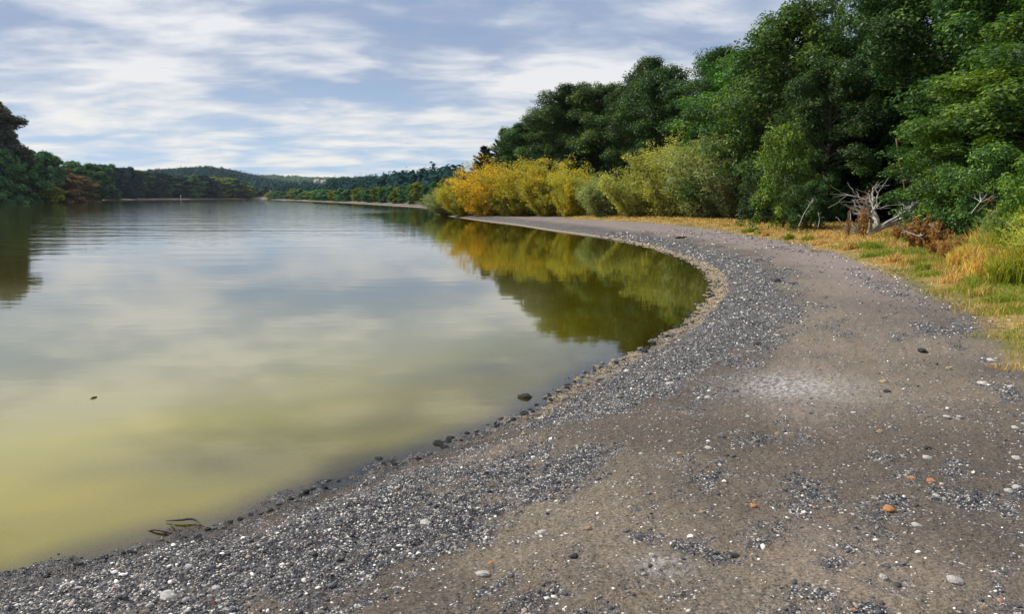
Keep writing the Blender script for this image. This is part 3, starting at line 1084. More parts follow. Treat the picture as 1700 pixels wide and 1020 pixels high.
left_bank = [
    (FC, 2, 232, 168, 70, LF_H, 'tallest grey-green tree at the left edge of the view', 'tree'),
    (FA, -50, 225, 190, 80, LF_D, 'big dark tree beyond the left edge of the view', 'tree'),
    (FB, 14, 226, 246, 44, LF_G, 'green tree under the tallest grey-green one at the left edge', 'tree'),
    (FA, 50, 244, 247, 56, LF_G, 'blue-green tree right of the tall tree at the left edge', 'tree'),
    (FC, 80, 275, 252, 40, LF_G, 'pointed green tree above the reddish brown tree on the left bank', 'tree'),
    (FB, 100, 285, 280, 50, LF_B, 'reddish brown autumn tree on the left bank', 'tree'),
    (FS, 73, 246, 303, 44, LF_Y, 'yellow-green round bush at the water edge on the left bank', 'bush'),
    (FA, 121, 330, 268, 44, LF_G, 'green rounded tree right of the pointed one on the left bank', 'tree'),
    (FB, 132, 322, 292, 42, LF_B, 'brownish bush between the green tree and the dark woods of the left bank', 'tree'),
    (FC, 152, 345, 272, 44, LF_G, 'green tree where the left bank begins to fall away', 'tree'),
]
for pr, px, Y, top, w, mt, lab, cat in left_bank:
    place_px(pr, px, Y, top, w * 1.3, rr.uniform(0, 6.28), lab, cat, 'trees on the left bank', mt, 0.3)
for i in range(9):
    q = i / 8
    bx, by = -172 - 62 * q, 226 - 190 * q
    place((FA, FB, FC)[i % 3], bx - 8 - 6 * (i % 2), by, tz(bx - 8, by) - 0.3, rr.uniform(16, 24), rr.uniform(13, 17), rr.uniform(0, 6.28),
          'dark tree on the left bank beyond the left edge of the view', 'tree', 'trees on the left bank outside the view', (LF_D, LF_G)[i % 2])
for i in range(22):
    px = 168 + i * 11.6 + rr.uniform(-3, 3)
    Y = np.interp(px, [150, 250, 330, 430], [470, 590, 665, 790]) * rr.uniform(1.02, 1.08)
    top = np.interp(px, [160, 200, 250, 330, 400, 430], [270, 278, 285, 293, 303, 313]) + rr.uniform(-4, 4)
    autumn = px > 320 and i % 2 == 0
    place_px((FA, FB, FC)[i % 3], px, Y, top, 46, rr.uniform(0, 6.28),
             'olive tree in the low far stretch of the left bank' if autumn else 'dark tree in the even row along the far stretch of the left bank', 'tree',
             'olive trees along the far left bank' if autumn else 'dark trees along the far left bank', LF_Y if autumn else (LF_D, LF_G)[i % 4 == 1], 0.5)
for i in range(26):
    px = 452 + i * 11.6 + rr.uniform(-3, 3)
    Yb = np.interp(px, [432, 450, 500, 560, 620, 680, 760], [690, 575, 410, 288, 208, 163, 128])
    Y = Yb * 1.06 + 8
    top = np.interp(px, [440, 500, 560, 620, 660, 700, 760], [322, 318, 316, 314, 306, 304, 302]) + rr.uniform(-6, 5)
    w = rr.uniform(17, 26)
    if px < 600:
        place_px(FS, px, Y, top, w * 1.25, rr.uniform(0, 6.28), 'pale green rounded bush along the far right bank', 'bush', 'bushes along the far right bank', LF_Y if i % 3 == 0 else LF_G, 0.2)
    else:
        place_px(FC if i % 2 else FA, px, Y, top, w, rr.uniform(0, 6.28), 'slender green tree on the far right bank below the pale meadow', 'tree', 'slender trees on the far right bank', LF_G if i % 3 else LF_Y, 0.2)


def crown_mass(name, label, cat, pts, mat, seed, hs, leaf=1.1, per=90):
    rng = np.random.default_rng(seed)
    pts = np.array(pts)
    n = len(pts)
    idx = np.repeat(np.arange(n), per)
    m = len(idx)
    dd = rng.normal(size=(m, 3))
    dd /= np.linalg.norm(dd, axis=1, keepdims=True)
    H = rng.uniform(*hs, n)
    rad = np.c_[H * 0.36, H * 0.36, H * 0.52]
    lump = 1 + 0.25 * np.sin(dd[:, 0] * 5 + idx) * np.cos(dd[:, 2] * 6 + idx * 1.7)
    c = pts[idx] + np.c_[np.zeros((m, 2)), H[idx] * 0.5] + dd * rad[idx] * (rng.uniform(0.55, 1.05, m) * lump)[:, None]
    nrm = dd + np.array([0, 0, 0.6]) + rng.normal(size=(m, 3)) * 0.35
    sc = np.ones(m)
    me = leaves_mesh(name, c, nrm, rng, leaf, leaf * 0.7, mat, 0.2, rnd=np.clip(rng.uniform(0, 1, n)[idx] * 0.7 + rng.uniform(0, 0.3, m), 0, 1))
    return tag(link(name, me), label, cat, None, 'stuff')


def sector_points(n, plo, phi, rlo, rhi, seed, smin=12, avoid=None):
    rng = np.random.default_rng(seed)
    p = rng.uniform(plo, phi, n)
    y = rlo * (rhi / rlo) ** rng.uniform(0, 1, n)
    x = (p - 850) / 1250 * y
    s, _ = poly_sd(x, y, SEG_A, SEG_B)
    ok = s > smin
    if avoid is not None:
        ok &= ~avoid(p, np.hypot(x, y))
    x, y = x[ok], y[ok]
    z = terrain(x, y) - 0.5
    return np.c_[x, y, z]


meadow = lambda p, r: (np.abs(p - 645) < 27) & (np.abs(r - 560) < 52)
crown_mass('woodland', 'dark blue-green wood covering the long ridge beyond the left bank', 'woodland',
           np.vstack([sector_points(1300, -500, 480, 620, 1250, 1, 30), sector_points(1400, 120, 500, 1250, 1560, 2, 30), sector_points(500, -600, -20, 260, 620, 9, 25)]), LF_D, 61, (9, 14), 1.5, 110)
crown_mass('woodland', 'dark green wood covering the low hill beyond the far right bank', 'woodland',
           np.vstack([sector_points(1300, 440, 980, 330, 860, 3, 26, meadow), sector_points(420, 600, 760, 165, 330, 8, 18, meadow)]), LF_D, 62, (6, 11), 0.95, 120)
crown_mass('woodland', 'faint pale wood on the farthest ridge between the two hills', 'woodland',
           sector_points(500, 380, 620, 3000, 3700, 4, 30), LF_G, 63, (14, 22), 4.0, 60)

# ------------------------------------------------------------------ gravel and stones
def ico(sub):
    t = (1 + 5 ** 0.5) / 2
    v = np.array([(-1, t, 0), (1, t, 0), (-1, -t, 0), (1, -t, 0), (0, -1, t), (0, 1, t), (0, -1, -t), (0, 1, -t), (t, 0, -1), (t, 0, 1), (-t, 0, -1), (-t, 0, 1)], float)
    f = np.array([(0, 11, 5), (0, 5, 1), (0, 1, 7), (0, 7, 10), (0, 10, 11), (1, 5, 9), (5, 11, 4), (11, 10, 2), (10, 7, 6), (7, 1, 8), (3, 9, 4), (3, 4, 2), (3, 2, 6), (3, 6, 8), (3, 8, 9), (4, 9, 5), (2, 4, 11), (6, 2, 10), (8, 6, 7), (9, 8, 1)])
    v /= np.linalg.norm(v, axis=1, keepdims=True)
    for _ in range(sub):
        mid, vs, nf = {}, list(v), []

        def m(a, b):
            k = (min(a, b), max(a, b))
            if k not in mid:
                w = vs[a] + vs[b]
                vs.append(w / np.linalg.norm(w))
                mid[k] = len(vs) - 1
            return mid[k]
        for a, b, c in f:
            x, y, z = m(a, b), m(b, c), m(c, a)
            nf += [(a, x, z), (b, y, x), (c, z, y), (x, y, z)]
        v, f = np.array(vs), np.array(nf)
    return v, f


STONE_COLS = np.array([(0.045, 0.048, 0.056), (0.08, 0.083, 0.095), (0.13, 0.132, 0.145), (0.19, 0.185, 0.18), (0.27, 0.22, 0.18), (0.55, 0.53, 0.50), (0.70, 0.68, 0.64), (0.26, 0.14, 0.10), (0.42, 0.36, 0.28)])
STONE_P = np.array([0.27, 0.24, 0.17, 0.10, 0.06, 0.07, 0.05, 0.02, 0.02])
M_PEB = mat_attr('pebble', 0.75, 0.3)


def scatter_gravel(name, label, n, rlo, rhi, size, sub, seed, dens, pw=None, plist=STONE_P):
    rng = np.random.default_rng(seed)
    r = rlo * (rhi / rlo) ** rng.uniform(0, 1, n)
    a = np.radians(rng.uniform(-40, 40, n))
    x, y = r * np.sin(a), r * np.cos(a)
    s, u = poly_sd(x, y, SEG_A, SEG_B, SEG_U)
    g = -poly_sd(x, y, G_A, G_B)[0]
    pa = patchf(u, s, x, y)
    keep = (s > -0.22) & (g < 0.3) & (rng.uniform(0, 1, n) < dens(s, pa, r))
    x, y, s, r, pa = x[keep], y[keep], s[keep], r[keep], pa[keep]
    n = len(x)
    z = terrain(x, y) + relief(pa, x, y) * (s > 0.3)
    bv, bf = ico(sub)
    k = len(bv)
    sz = size[0] * (size[1] / size[0]) ** (rng.uniform(0, 1, n) ** 2.0)
    sz = np.maximum(sz, r * 0.0011)
    sc = np.c_[sz * rng.uniform(0.8, 1.4, n), sz * rng.uniform(0.7, 1.1, n), sz * rng.uniform(0.4, 0.75, n)]
    th = rng.uniform(0, 6.28, n)
    vv = np.repeat(bv[None], n, 0) * (1 + rng.normal(size=(n, k, 1)) * 0.17)
    vv = vv * sc[:, None, :]
    c, si = np.cos(th)[:, None], np.sin(th)[:, None]
    tilt = rng.normal(size=(n, 1)) * 0.25
    X = vv[..., 0] * c - vv[..., 1] * si
    Y = vv[..., 0] * si + vv[..., 1] * c
    Z = vv[..., 2] + tilt * vv[..., 0]
    V = np.stack([X + x[:, None], Y + y[:, None], Z + (z + sc[:, 2] * 0.3)[:, None]], -1).reshape(-1, 3)
    f = (bf[None] + (np.arange(n) * k)[:, None, None]).reshape(-1, 3)
    me = mesh_np(name, V, f, M_PEB, False)
    ci = rng.choice(len(plist), n, p=plist / plist.sum())
    cc = 1.18 * STONE_COLS[ci] * rng.uniform(0.75, 1.2, (n, 1))
    cc = np.where((s < 0.22)[:, None], cc * 0.45, cc)
    add_attr(me, 'col', np.repeat(cc, k, 0))
    return tag(link(name, me), label, 'gravel', None, 'stuff')


scatter_gravel('gravel', 'fine grey gravel strewn over the beach in streaks along the shore', 150000, 2.3, 40, (0.0026, 0.0085), 0, 71,
               lambda s, pa, r: 0.03 + 0.8 * pa ** 1.6 + 0.45 * np.exp(-((s - 0.5) / 0.55) ** 2))
scatter_gravel('pebbles', 'coarser grey and white pebbles scattered in the gravel streaks', 13000, 2.4, 34, (0.006, 0.017), 1, 72,
               lambda s, pa, r: 0.03 + 0.7 * pa ** 2.2 + 0.2 * np.exp(-((s - 0.4) / 0.3) ** 2),
               plist=np.array([0.22, 0.2, 0.15, 0.08, 0.05, 0.15, 0.13, 0.02, 0.04]))


scatter_gravel('soil_crumbs', 'dark crumbs of soil and charred grit lying in clumps on the dirt', 22000, 2.4, 26, (0.005, 0.019), 0, 73,
               lambda s, pa, r: 0.6 * sm(pa, 0.15, 0.6) * (s > 0.7), plist=np.array([0.62, 0.22, 0.05, 0.02, 0.0, 0.04, 0.04, 0.01, 0.0]))


def stone_mesh(seed, mat, flat=0.6, rough=0.1):
    rng = np.random.default_rng(seed)
    v, f = ico(3)
    d = np.zeros(len(v))
    for i in range(7):
        ax = rng.normal(size=3)
        ax /= np.linalg.norm(ax)
        cut = rng.uniform(0.55, 0.85)
        d = np.maximum(d, np.maximum(v @ ax - cut, 0))
        v = v - np.outer(np.maximum(v @ ax - cut, 0) * 0.8, ax)
    v = v + np.outer(vnoise(v[:, 0] * 3 + 9, v[:, 1] * 3 + v[:, 2] * 2.3, seed) - 0.5, [1, 1, 1]) * rough * v
    v = v * [1.0, rng.uniform(0.65, 0.9), flat]
    return mesh_np('stone', v, f, mat, True)


M_ST = {
    'white': mat_rough('stone_white', (0.60, 0.58, 0.54), (0.78, 0.76, 0.72), 30, 0.8, 1, 0.02),
    'grey': mat_rough('stone_grey', (0.15, 0.155, 0.165), (0.26, 0.26, 0.27), 30, 0.8, 1, 0.02),
    'dark': mat_rough('stone_dark', (0.035, 0.036, 0.04), (0.09, 0.09, 0.095), 30, 0.7, 1, 0.02),
    'wet': mat_rough('stone_wet', (0.016, 0.018, 0.018), (0.05, 0.05, 0.045), 24, 0.35, 1, 0.02),
    'orange': mat_rough('stone_orange', (0.50, 0.22, 0.09), (0.62, 0.30, 0.14), 40, 0.6, 1, 0.008),
    'tan': mat_rough('stone_tan', (0.40, 0.28, 0.17), (0.52, 0.40, 0.25), 30, 0.8, 1, 0.02),
    'red': mat_rough('stone_red', (0.16, 0.045, 0.03), (0.26, 0.085, 0.05), 30, 0.75, 1, 0.02),
}
PRO = {}


def stone(px, py, wpx, kind, label, group=None, var=None, flat=None, wz=None):
    x, y, z = ground_px(px, py) if wz is None else (*unproj(px, py, wz), wz)
    var = rr.randrange(4) if var is None else var
    key = (kind, var)
    if key not in PRO:
        PRO[key] = stone_mesh(200 + var * 7 + len(kind), M_ST[kind], 0.62, 0.22)
    o = link('stone', PRO[key])
    r = wpx / F * math.hypot(y, CZ) / 2 * (0.72 if kind == 'dark' else 1.0)
    o.scale = (r, r, r * (flat or rr.uniform(0.8, 1.15)))
    o.rotation_euler = (rr.uniform(-0.2, 0.2), rr.uniform(-0.2, 0.2), rr.uniform(-0.6, 0.6))
    o.location = (x, y, z + r * 0.14)
    return tag(o, label, 'stone', group)


named = [
    (801, 955, 22, 'white', 'pale rounded stone alone on brown dirt at bottom centre with a dark shadow below'),
    (916, 793, 17, 'white', 'white angular stone on the dirt track near the middle of the beach'),
    (900, 885, 14, 'white', 'white stone standing beside a small orange chip on the dirt track'),
    (682, 876, 13, 'white', 'white stone left of the two-toned stone in the gravel patch'),
    (707, 871, 19, 'white', 'largest pale stone in the gravel patch below the shoreline bend'),
    (739, 892, 9, 'tan', 'small yellowish pebble right of the pale stones'),
    (816, 935, 9, 'orange', 'small pale orange pebble above the rounded stone at bottom centre'),
    (976, 879, 13, 'tan', 'half buried tan stone on the dirt track'),
    (1251, 842, 11, 'orange', 'dull orange pebble lying left of the smooth dirt track'),
    (1475, 848, 19, 'orange', 'large smooth orange pebble on the right foreground, tilted like an egg'),
    (1513, 796, 13, 'orange', 'left of two orange stones above the big orange pebble'),
    (1545, 800, 12, 'orange', 'right of two orange stones, touching dark gravel'),
    (1522, 874, 15, 'white', 'white stone right of and below the large orange pebble'),
    (1500, 850, 9, 'grey', 'small round grey pebble right beside the large orange pebble'),
    (1415, 856, 9, 'white', 'small white pebble left of the large orange pebble'),
    (1466, 961, 14, 'white', 'cream white block near the bottom right edge of the smooth track'),
    (1585, 966, 22, 'white', 'long flat white stone at the lower right'),
    (1417, 1015, 9, 'orange', 'rusty orange pebble at the very bottom edge'),
    (1633, 1012, 12, 'tan', 'tan stone at the very bottom near the right corner'),
    (1674, 818, 14, 'white', 'left of the white stone pair at the right edge of the beach'),
    (1688, 811, 13, 'white', 'right of the white stone pair at the right edge of the beach'),
    (1554, 825, 13, 'white', 'white chip under the two orange stones'),
    (1632, 640, 20, 'white', 'large white slab lying in the grey gravel below the grass'),
    (1678, 643, 11, 'white', 'upright white chip right of the large white slab'),
    (1646, 600, 14, 'white', 'white oblong stone just below the tongue of grass'),
    (1473, 651, 17, 'dark', 'black stone alone in the right middle of the beach'),
    (1532, 585, 24, 'dark', 'black clod beside grey ash right of the beach middle'),
    (1459, 719, 13, 'tan', 'peach coloured stone above the dark gravel on the right'),
    (1467, 636, 14, 'tan', 'peach stone just above the black stone'),
    (1574, 613, 11, 'tan', 'small tan stone left of the white slab'),
    (1540, 762, 14, 'white', 'white stone below the dark gravel patch on the right'),
    (1687, 763, 14, 'white', 'white stone on the right edge, above the white pair'),
    (1538, 746, 18, 'dark', 'dark brown flat stone at the right end of the gravel patch'),
    (1572, 694, 12, 'white', 'left of two small white stones in the dark streak'),
    (1593, 693, 10, 'white', 'right of two small white stones in the dark streak'),
    (1686, 712, 12, 'white', 'pale stone at the right edge level with the dark streak'),
    (1112, 638, 13, 'white', 'white stone where the gravel bank meets the dirt, below the cove'),
    (1124, 629, 14, 'grey', 'blue-grey stone behind the white stone at the gravel bank'),
    (1065, 755, 9, 'white', 'small white pebble alone on the dirt below the gravel bank'),
    (1041, 618, 11, 'white', 'white stone inside the gravel bank near the water'),
    (1195, 726, 15, 'grey', 'flat blue-grey stone on the dirt in the middle of the beach'),
    (1175, 662, 11, 'white', 'white stone at the left end of a row of grey stones'),
    (1242, 693, 9, 'white', 'white upright pebble below the row of grey stones'),
    (1296, 682, 7, 'white', 'tiny bright white pebble below the ash patch'),
    (1218, 650, 14, 'grey', 'grey stone at the right end of the row of grey stones'),
    (1291, 722, 10, 'tan', 'yellowish pebble in the middle of the beach'),
    (1343, 727, 11, 'tan', 'flat ochre pebble right of the yellowish one'),
    (1257, 572, 17, 'dark', 'dark stone above the ash patch near the cove bend'),
    (1290, 468, 18, 'dark', 'black clod on the upper beach right of the cove'),
    (1302, 510, 10, 'dark', 'small black stone below the black clod on the upper beach'),
    (354, 1008, 15, 'red', 'brick red stone at the bottom left in the gravel'),
    (314, 942, 13, 'white', 'white stone left of centre on the near gravel bank'),
    (111, 971, 14, 'white', 'left of two white stones in the bottom left corner'),
    (130, 977, 12, 'white', 'right of two white stones in the bottom left corner'),
    (229, 1010, 12, 'white', 'white stone at the bottom edge left of the brick red stone'),
    (249, 1008, 13, 'white', 'pointed white stone between the red stone and its white neighbour'),
    (359, 979, 14, 'white', 'white stone straight above the brick red stone'),
    (279, 993, 25, 'white', 'long pale flat stone above the brick red stone'),
    (1176, 746, 12, 'white', 'long white chip below the flat blue-grey stone'),
    (953, 926, 22, 'dark', 'black lump at the left end of the dark gravel streak'),
    (1218, 925, 24, 'dark', 'dark clod ringed by pale grit in the lower middle'),
]
for px, py, w, k, lab in named:
    stone(px, py, w * 1.1, k, lab)
lake_stones = [
    (871, 662, 24, 'largest wet boulder standing clear of the shore in shallow water'),
    (727, 739, 20, 'left of the black wet stones clustered at the bend of the waterline'),
    (747, 731, 17, 'tallest of the black wet stones clustered at the bend of the waterline'),
    (738, 745, 15, 'front one of the black wet stones clustered at the bend'),
    (803, 721, 13, 'round black stone on the tan waterline strip right of the cluster'),
    (772, 728, 9, 'small black stone just right of the clustered wet stones'),
    (832, 698, 12, 'black stone at the water edge left of the boulder'),
    (871, 687, 12, 'dark stone on the waterline straight below the boulder'),
    (880, 682, 11, 'dark stone touching the one below the boulder'),
    (912, 661, 11, 'dark stone in the water right of the boulder'),
    (943, 643, 15, 'dark stone at the waterline further right of the boulder'),
    (653, 769, 15, 'black flat stone half awash on the lower waterline'),
    (629, 764, 15, 'sunken dark stone beside the black flat one'),
    (212, 921, 10, 'black upright stone on the waterline at the lower left'),
]
for px, py, w, lab in lake_stones:
    stone(px, py, w * 1.1, 'wet', lab, None, None, 0.9, -0.01)
for i in range(120):
    k = rr.uniform(0, 1)
    px = np.interp(k, [0, 0.3, 0.45, 0.65, 0.85, 1], [60, 500, 770, 905, 1080, 1186])
    py = np.interp(px, [60, 200, 345, 420, 520, 620, 700, 770, 860, 930, 1000, 1070, 1120, 1160, 1186], [962, 920, 884, 858, 815, 780, 757, 727, 690, 655, 609, 582, 551, 515, 485])
    stone(px + rr.uniform(-8, 9), py + rr.uniform(-5, 4), rr.uniform(6, 12), 'wet' if rr.random() < 0.7 else 'grey',
          'small dark wet stone in the fringe along the waterline', 'wet stones fringing the waterline')
for i in range(46):
    py = 430 + 560 * rr.random() ** 0.7
    shore_x = np.interp(py, [430, 490, 550, 609, 690, 754, 812, 881, 980], [1140, 1182, 1120, 1000, 860, 700, 520, 345, 20])
    px = rr.uniform(shore_x + 30, 1680)
    stone(px, py, rr.uniform(6, 11), rr.choice(['white', 'white', 'grey', 'dark', 'tan']), 'small loose stone lying scattered on the beach', 'loose stones scattered on the beach')

# ------------------------------------------------------------------ grass and weeds
M_BLADE = mat_attr('grass_blade', 0.6, 0.2, 0.45)


def blades(x, y, z, h, w, col, seed, lean=0.45):
    rng = np.random.default_rng(seed)
    n = len(x)
    th = rng.uniform(0, 6.28, n)
    ln = rng.normal(size=(n, 2)) * lean * h[:, None]
    bx, by = np.cos(th) * w / 2, np.sin(th) * w / 2
    b0 = np.c_[x - bx, y - by, z]
    b1 = np.c_[x + bx, y + by, z]
    m0 = np.c_[x - bx * .8 + ln[:, 0] * .35, y - by * .8 + ln[:, 1] * .35, z + h * .6]
    m1 = np.c_[x + bx * .8 + ln[:, 0] * .35, y + by * .8 + ln[:, 1] * .35, z + h * .6]
    t0 = np.c_[x - bx * .1 + ln[:, 0], y - by * .1 + ln[:, 1], z + h * rng.uniform(.75, 1, n)]
    t1 = t0 + np.c_[bx * .2, by * .2, bx * 0]
    v = np.stack([b0, b1, m1, m0, t1, t0], 1).reshape(-1, 3)
    k = np.arange(n)[:, None] * 6
    f = np.concatenate([k + [0, 1, 2, 3], k + [3, 2, 4, 5]], 0)
    return v, f, np.repeat(col, 6, 0)


def grass_colour(x, y, rng, green_bias=0.0):
    n = len(x)
    p = fbm(x * 0.9, y * 0.9, 4, 81) + (rng.uniform(0, 1, n) - 0.5) * 0.22 + green_bias + 0.03
    f = sm(p, 0.42, 0.62)[:, None]
    straw = np.array([0.76, 0.54, 0.18]) * rng.uniform(0.6, 1.25, (n, 1))
    rust = np.array([0.46, 0.22, 0.055])
    straw = np.where(rng.uniform(0, 1, (n, 1)) < 0.32, rust, straw)
    green = np.array([0.24, 0.30, 0.03]) * rng.uniform(0.6, 1.3, (n, 1))
    return straw * (1 - f) + green * f


def build_grass():
    rng = np.random.default_rng(91)
    n = 320000
    r = 5.5 * (75 / 5.5) ** rng.uniform(0, 1, n)
    a = np.radians(rng.uniform(-2, 46, n))
    x, y = r * np.sin(a), r * np.cos(a)
    g = -poly_sd(x, y, G_A, G_B)[0]
    edge = fbm(x * 0.9, y * 0.9, 3, 83) - 0.5
    gg = g + edge * 1.6
    keep = (gg > 0) & (g < 7) & (rng.uniform(0, 1, n) < 0.3 + 0.7 * sm(gg, 0, 0.8))
    x, y, g, r = x[keep], y[keep], g[keep], r[keep]
    z = terrain(x, y) - 0.01
    tall = fbm(x * 1.3, y * 1.3, 2, 85)
    h = (0.035 + 0.09 * tall + 0.07 * sm(g, 0.8, 2.5)) * rng.uniform(0.6, 1.4, len(x))
    w = np.maximum(0.004, r * 0.00065)
    v, f, c = blades(x, y, z, h, w, grass_colour(x, y, rng, 0.10 * sm(g, 0.2, 1.0) * (r < 24) - 0.18 * sm(r, 26, 36)), 92)
    me = mesh_np('grass', v, f, M_BLADE)
    add_attr(me, 'col', c)
    tag(link('grass', me), 'dry golden grass with green patches along the landward edge of the beach', 'grass', None, 'stuff')


build_grass()


def tuft(px, py, rad, h, green, label, group=None, n=260, name='grass_tuft', lean=0.45, wf=0.0009):
    x0, y0, z0 = ground_px(px, py)
    rng = np.random.default_rng(int(px * 7 + py))
    a, q = rng.uniform(0, 6.28, n), np.sqrt(rng.uniform(0, 1, n))
    x, y = q * rad * np.cos(a), q * rad * np.sin(a) * 0.7
    z = terrain(x + x0, y + y0) - z0 - 0.01
    col = grass_colour(x + x0, y + y0, rng, green)
    if name == 'tall_grass':
        col = np.minimum(col * [1.35, 1.3, 1.1], 0.85)
    v, f, c = blades(x, y, z, h * (1.1 - 0.5 * q) * rng.uniform(0.6, 1.2, n), np.full(n, max(0.006, wf * y0)), col, int(px), lean)
    me = mesh_np(name, v, f, M_BLADE)
    add_attr(me, 'col', c)
    return tag(link(name, me, None, (x0, y0, z0)), label, 'grass tuft', group)


for px, py, rad, h, gr, lab in [
        (1356, 417, 0.28, 0.07, 0.0, 'small lone tuft on the gravel, nearest of three before the grass edge'),
        (1374, 411, 0.3, 0.08, 0.0, 'middle one of three small tufts before the grass edge'),
        (1398, 413, 0.3, 0.10, 0.2, 'greener tuft at the right of three before the grass edge'),
        (1440, 410, 0.5, 0.24, 0.4, 'bright green tuft in front of the dead grey branches'),
        (1545, 459, 0.30, 0.16, 0.4, 'bright green tuft standing alone at the grass edge'),
        (1660, 560, 0.45, 0.08, 0.05, 'straw coloured tongue of grass reaching over the gravel on the right'),
        (1690, 612, 0.28, 0.08, 0.0, 'small dry tuft at the right edge below the tongue of grass'),
        (1672, 520, 0.40, 0.14, 0.3, 'yellow-green tuft above the tongue of grass on the right'),
        (1515, 425, 0.35, 0.2, 0.3, 'green tuft between the bracken and the beach'),
        (1570, 412, 0.4, 0.3, 0.3, 'tall green tuft left of the tall weeds')]:
    tuft(px, py, rad, h, gr, lab)

for i in range(34):
    px = 1190 + 480 * (i / 33) ** 0.8 + rr.uniform(-12, 12)
    py = np.interp(px, [1180, 1280, 1340, 1400, 1450, 1530, 1600, 1640, 1700], [374, 384, 391, 402, 416, 440, 466, 490, 535]) + rr.uniform(-8, 14)
    tuft(px, py, rr.uniform(0.15, 0.35), rr.uniform(0.14, 0.34), rr.choice([-0.12, -0.05, 0.05, 0.15]), 'ragged tuft standing up out of the golden grass strip',
         'ragged tufts in the grass strip', 170, 'grass_tuft', 0.35, 0.0009)
M_STALK = mat_rough('weed_stalk', (0.30, 0.30, 0.08), (0.45, 0.36, 0.12), 6, 0.8)
M_WEED = mat_leaf('weed_leaf', [(0.24, 0.32, 0.05), (0.42, 0.44, 0.06), (0.66, 0.48, 0.07)], 0.38, 0.06, 1.2)
M_RUST = mat_leaf('rust_leaf', [(0.26, 0.13, 0.045), (0.44, 0.22, 0.06), (0.58, 0.34, 0.11)], 0.3, 0.05, 1.1)
M_GREY = mat_rough('dead_wood', (0.30, 0.285, 0.27), (0.58, 0.56, 0.535), 14, 0.85, 0.3, 0.01)
M_BROWN = mat_rough('rotten_wood', (0.16, 0.085, 0.045), (0.34, 0.19, 0.10), 10, 0.9, 0.3, 0.02)
M_DARKW = mat_rough('wet_wood', (0.03, 0.024, 0.018), (0.07, 0.055, 0.04), 12, 0.5, 0.3, 0.01)
WA = make_bush('tall_weed', 51, M_WEED, H=1.5, W=1.3, stems=60, leaves=330, L=0.034, Wd=0.009, barkmat=M_STALK)
WB = make_bush('tall_weed', 52, M_WEED, H=1.6, W=1.1, stems=50, leaves=330, L=0.036, Wd=0.008, barkmat=M_STALK)
for pr, px, Y, top, w, mt, lab in [
        (WA, 1706, 17.0, 330, 66, M_WEED, 'tallest yellow-green weed clump at the right edge'),
        (WB, 1664, 18.0, 350, 56, W_GREY, 'grey-green weed clump under the fallen branches'),
        (WA, 1650, 14.6, 408, 40, M_RUST, 'low rust coloured weed in front of the tall grass'),
        (WB, 1745, 13.5, 330, 100, M_WEED, 'weed clump half cut off by the right edge'),
        (WA, 1622, 17.4, 392, 36, M_WEED, 'short green weed beside the foot of the broken stump'),
        (WB, 1585, 18.5, 392, 40, M_RUST, 'small rusty weed at the foot of the broken stump')]:
    place_px(pr, px, Y, top, w * 1.3, rr.uniform(0, 6.28), lab, 'weed', 'tall weeds at the right edge', mt, 0.03)
for px, py, rad, h, gr, lab in [
        (1692, 470, 0.55, 0.80, -0.02, 'tall yellow grass clump at the right edge below the tallest weed'),
        (1648, 462, 0.5, 0.62, 0.06, 'tall grass clump in front of the low rust coloured weed'),
        (1610, 442, 0.5, 0.55, 0.04, 'tall straw clump left of the weeds, right of the stump'),
        (1715, 440, 0.6, 1.10, 0.0, 'tallest feathery grass clump at the right edge beside the weeds'),
        (1672, 438, 0.6, 1.0, 0.02, 'feathery golden grass clump in the middle of the weeds'),
        (1637, 428, 0.5, 0.85, -0.05, 'feathery straw clump behind the tall grass in front of the stump'),
        (1585, 422, 0.45, 0.42, -0.1, 'dry golden grass clump below the broken stump')]:
    tuft(px, py, rad, h, gr, lab, 'tall grass clumps among the weeds', 1900, 'tall_grass', 0.24, 0.0013)
BR = make_bush('bracken', 53, M_RUST, H=1.0, W=1.5, stems=30, leaves=120, L=0.05, Wd=0.018)
for px, Y, top, w, lab in [
        (1528, 22.5, 358, 66, 'large rusty bracken clump right of the dead branches'),
        (1495, 25.5, 368, 36, 'rusty bracken tangled into the right side of the dead branches'),
        (1562, 20.0, 368, 55, 'rusty bracken left of the broken stump')]:
    place_px(BR, px, Y, top, w * 1.0, rr.uniform(0, 6.28), lab, 'bracken', 'rusty bracken at the wood edge', None, 0.03)
BW = make_bush('withered_plant', 54, M_RUST, H=1.9, W=0.7, stems=8, leaves=110, L=0.05, Wd=0.02)
place_px(BW, 1433, 28.0, 316, 20, 1.0, 'upright brown withered plant growing through the dead grey branches', 'plant', None, None, 0.03)
place_px(BW, 1408, 28.2, 345, 9, 2.0, 'shorter brown withered plant at the left of the dead branches', 'plant', None, None, 0.03)


def branchy(bag, p, d, L, r, depth, rng, spread=0.6, kids=4, up=0.1):
    k = np.linspace(0, 1, 6)
    bend = rng.normal(size=3) * 0.22
    pts = p + np.outer(k * L, d) + np.outer(k ** 2 * L, bend) + np.outer(k ** 2 * L * up, [0, 0, 1])
    pts[1:] += rng.normal(size=(5, 3)) * L * 0.025
    bag.tube(pts, r * (1 - 0.75 * k) + 0.003, 6 if depth else 4)
    if depth == 0:
        return
    for i in range(kids):
        f = rng.uniform(0.3, 0.98)
        q = np.array([np.interp(f, k, pts[:, m]) for m in range(3)])
        nd = d + bend * 2 * f + rng.normal(size=3) * spread
        nd /= np.linalg.norm(nd)
        branchy(bag, q, nd, L * rng.uniform(0.35, 0.65), r * (1 - 0.75 * f) * 0.7, depth - 1, rng, spread, kids, up)


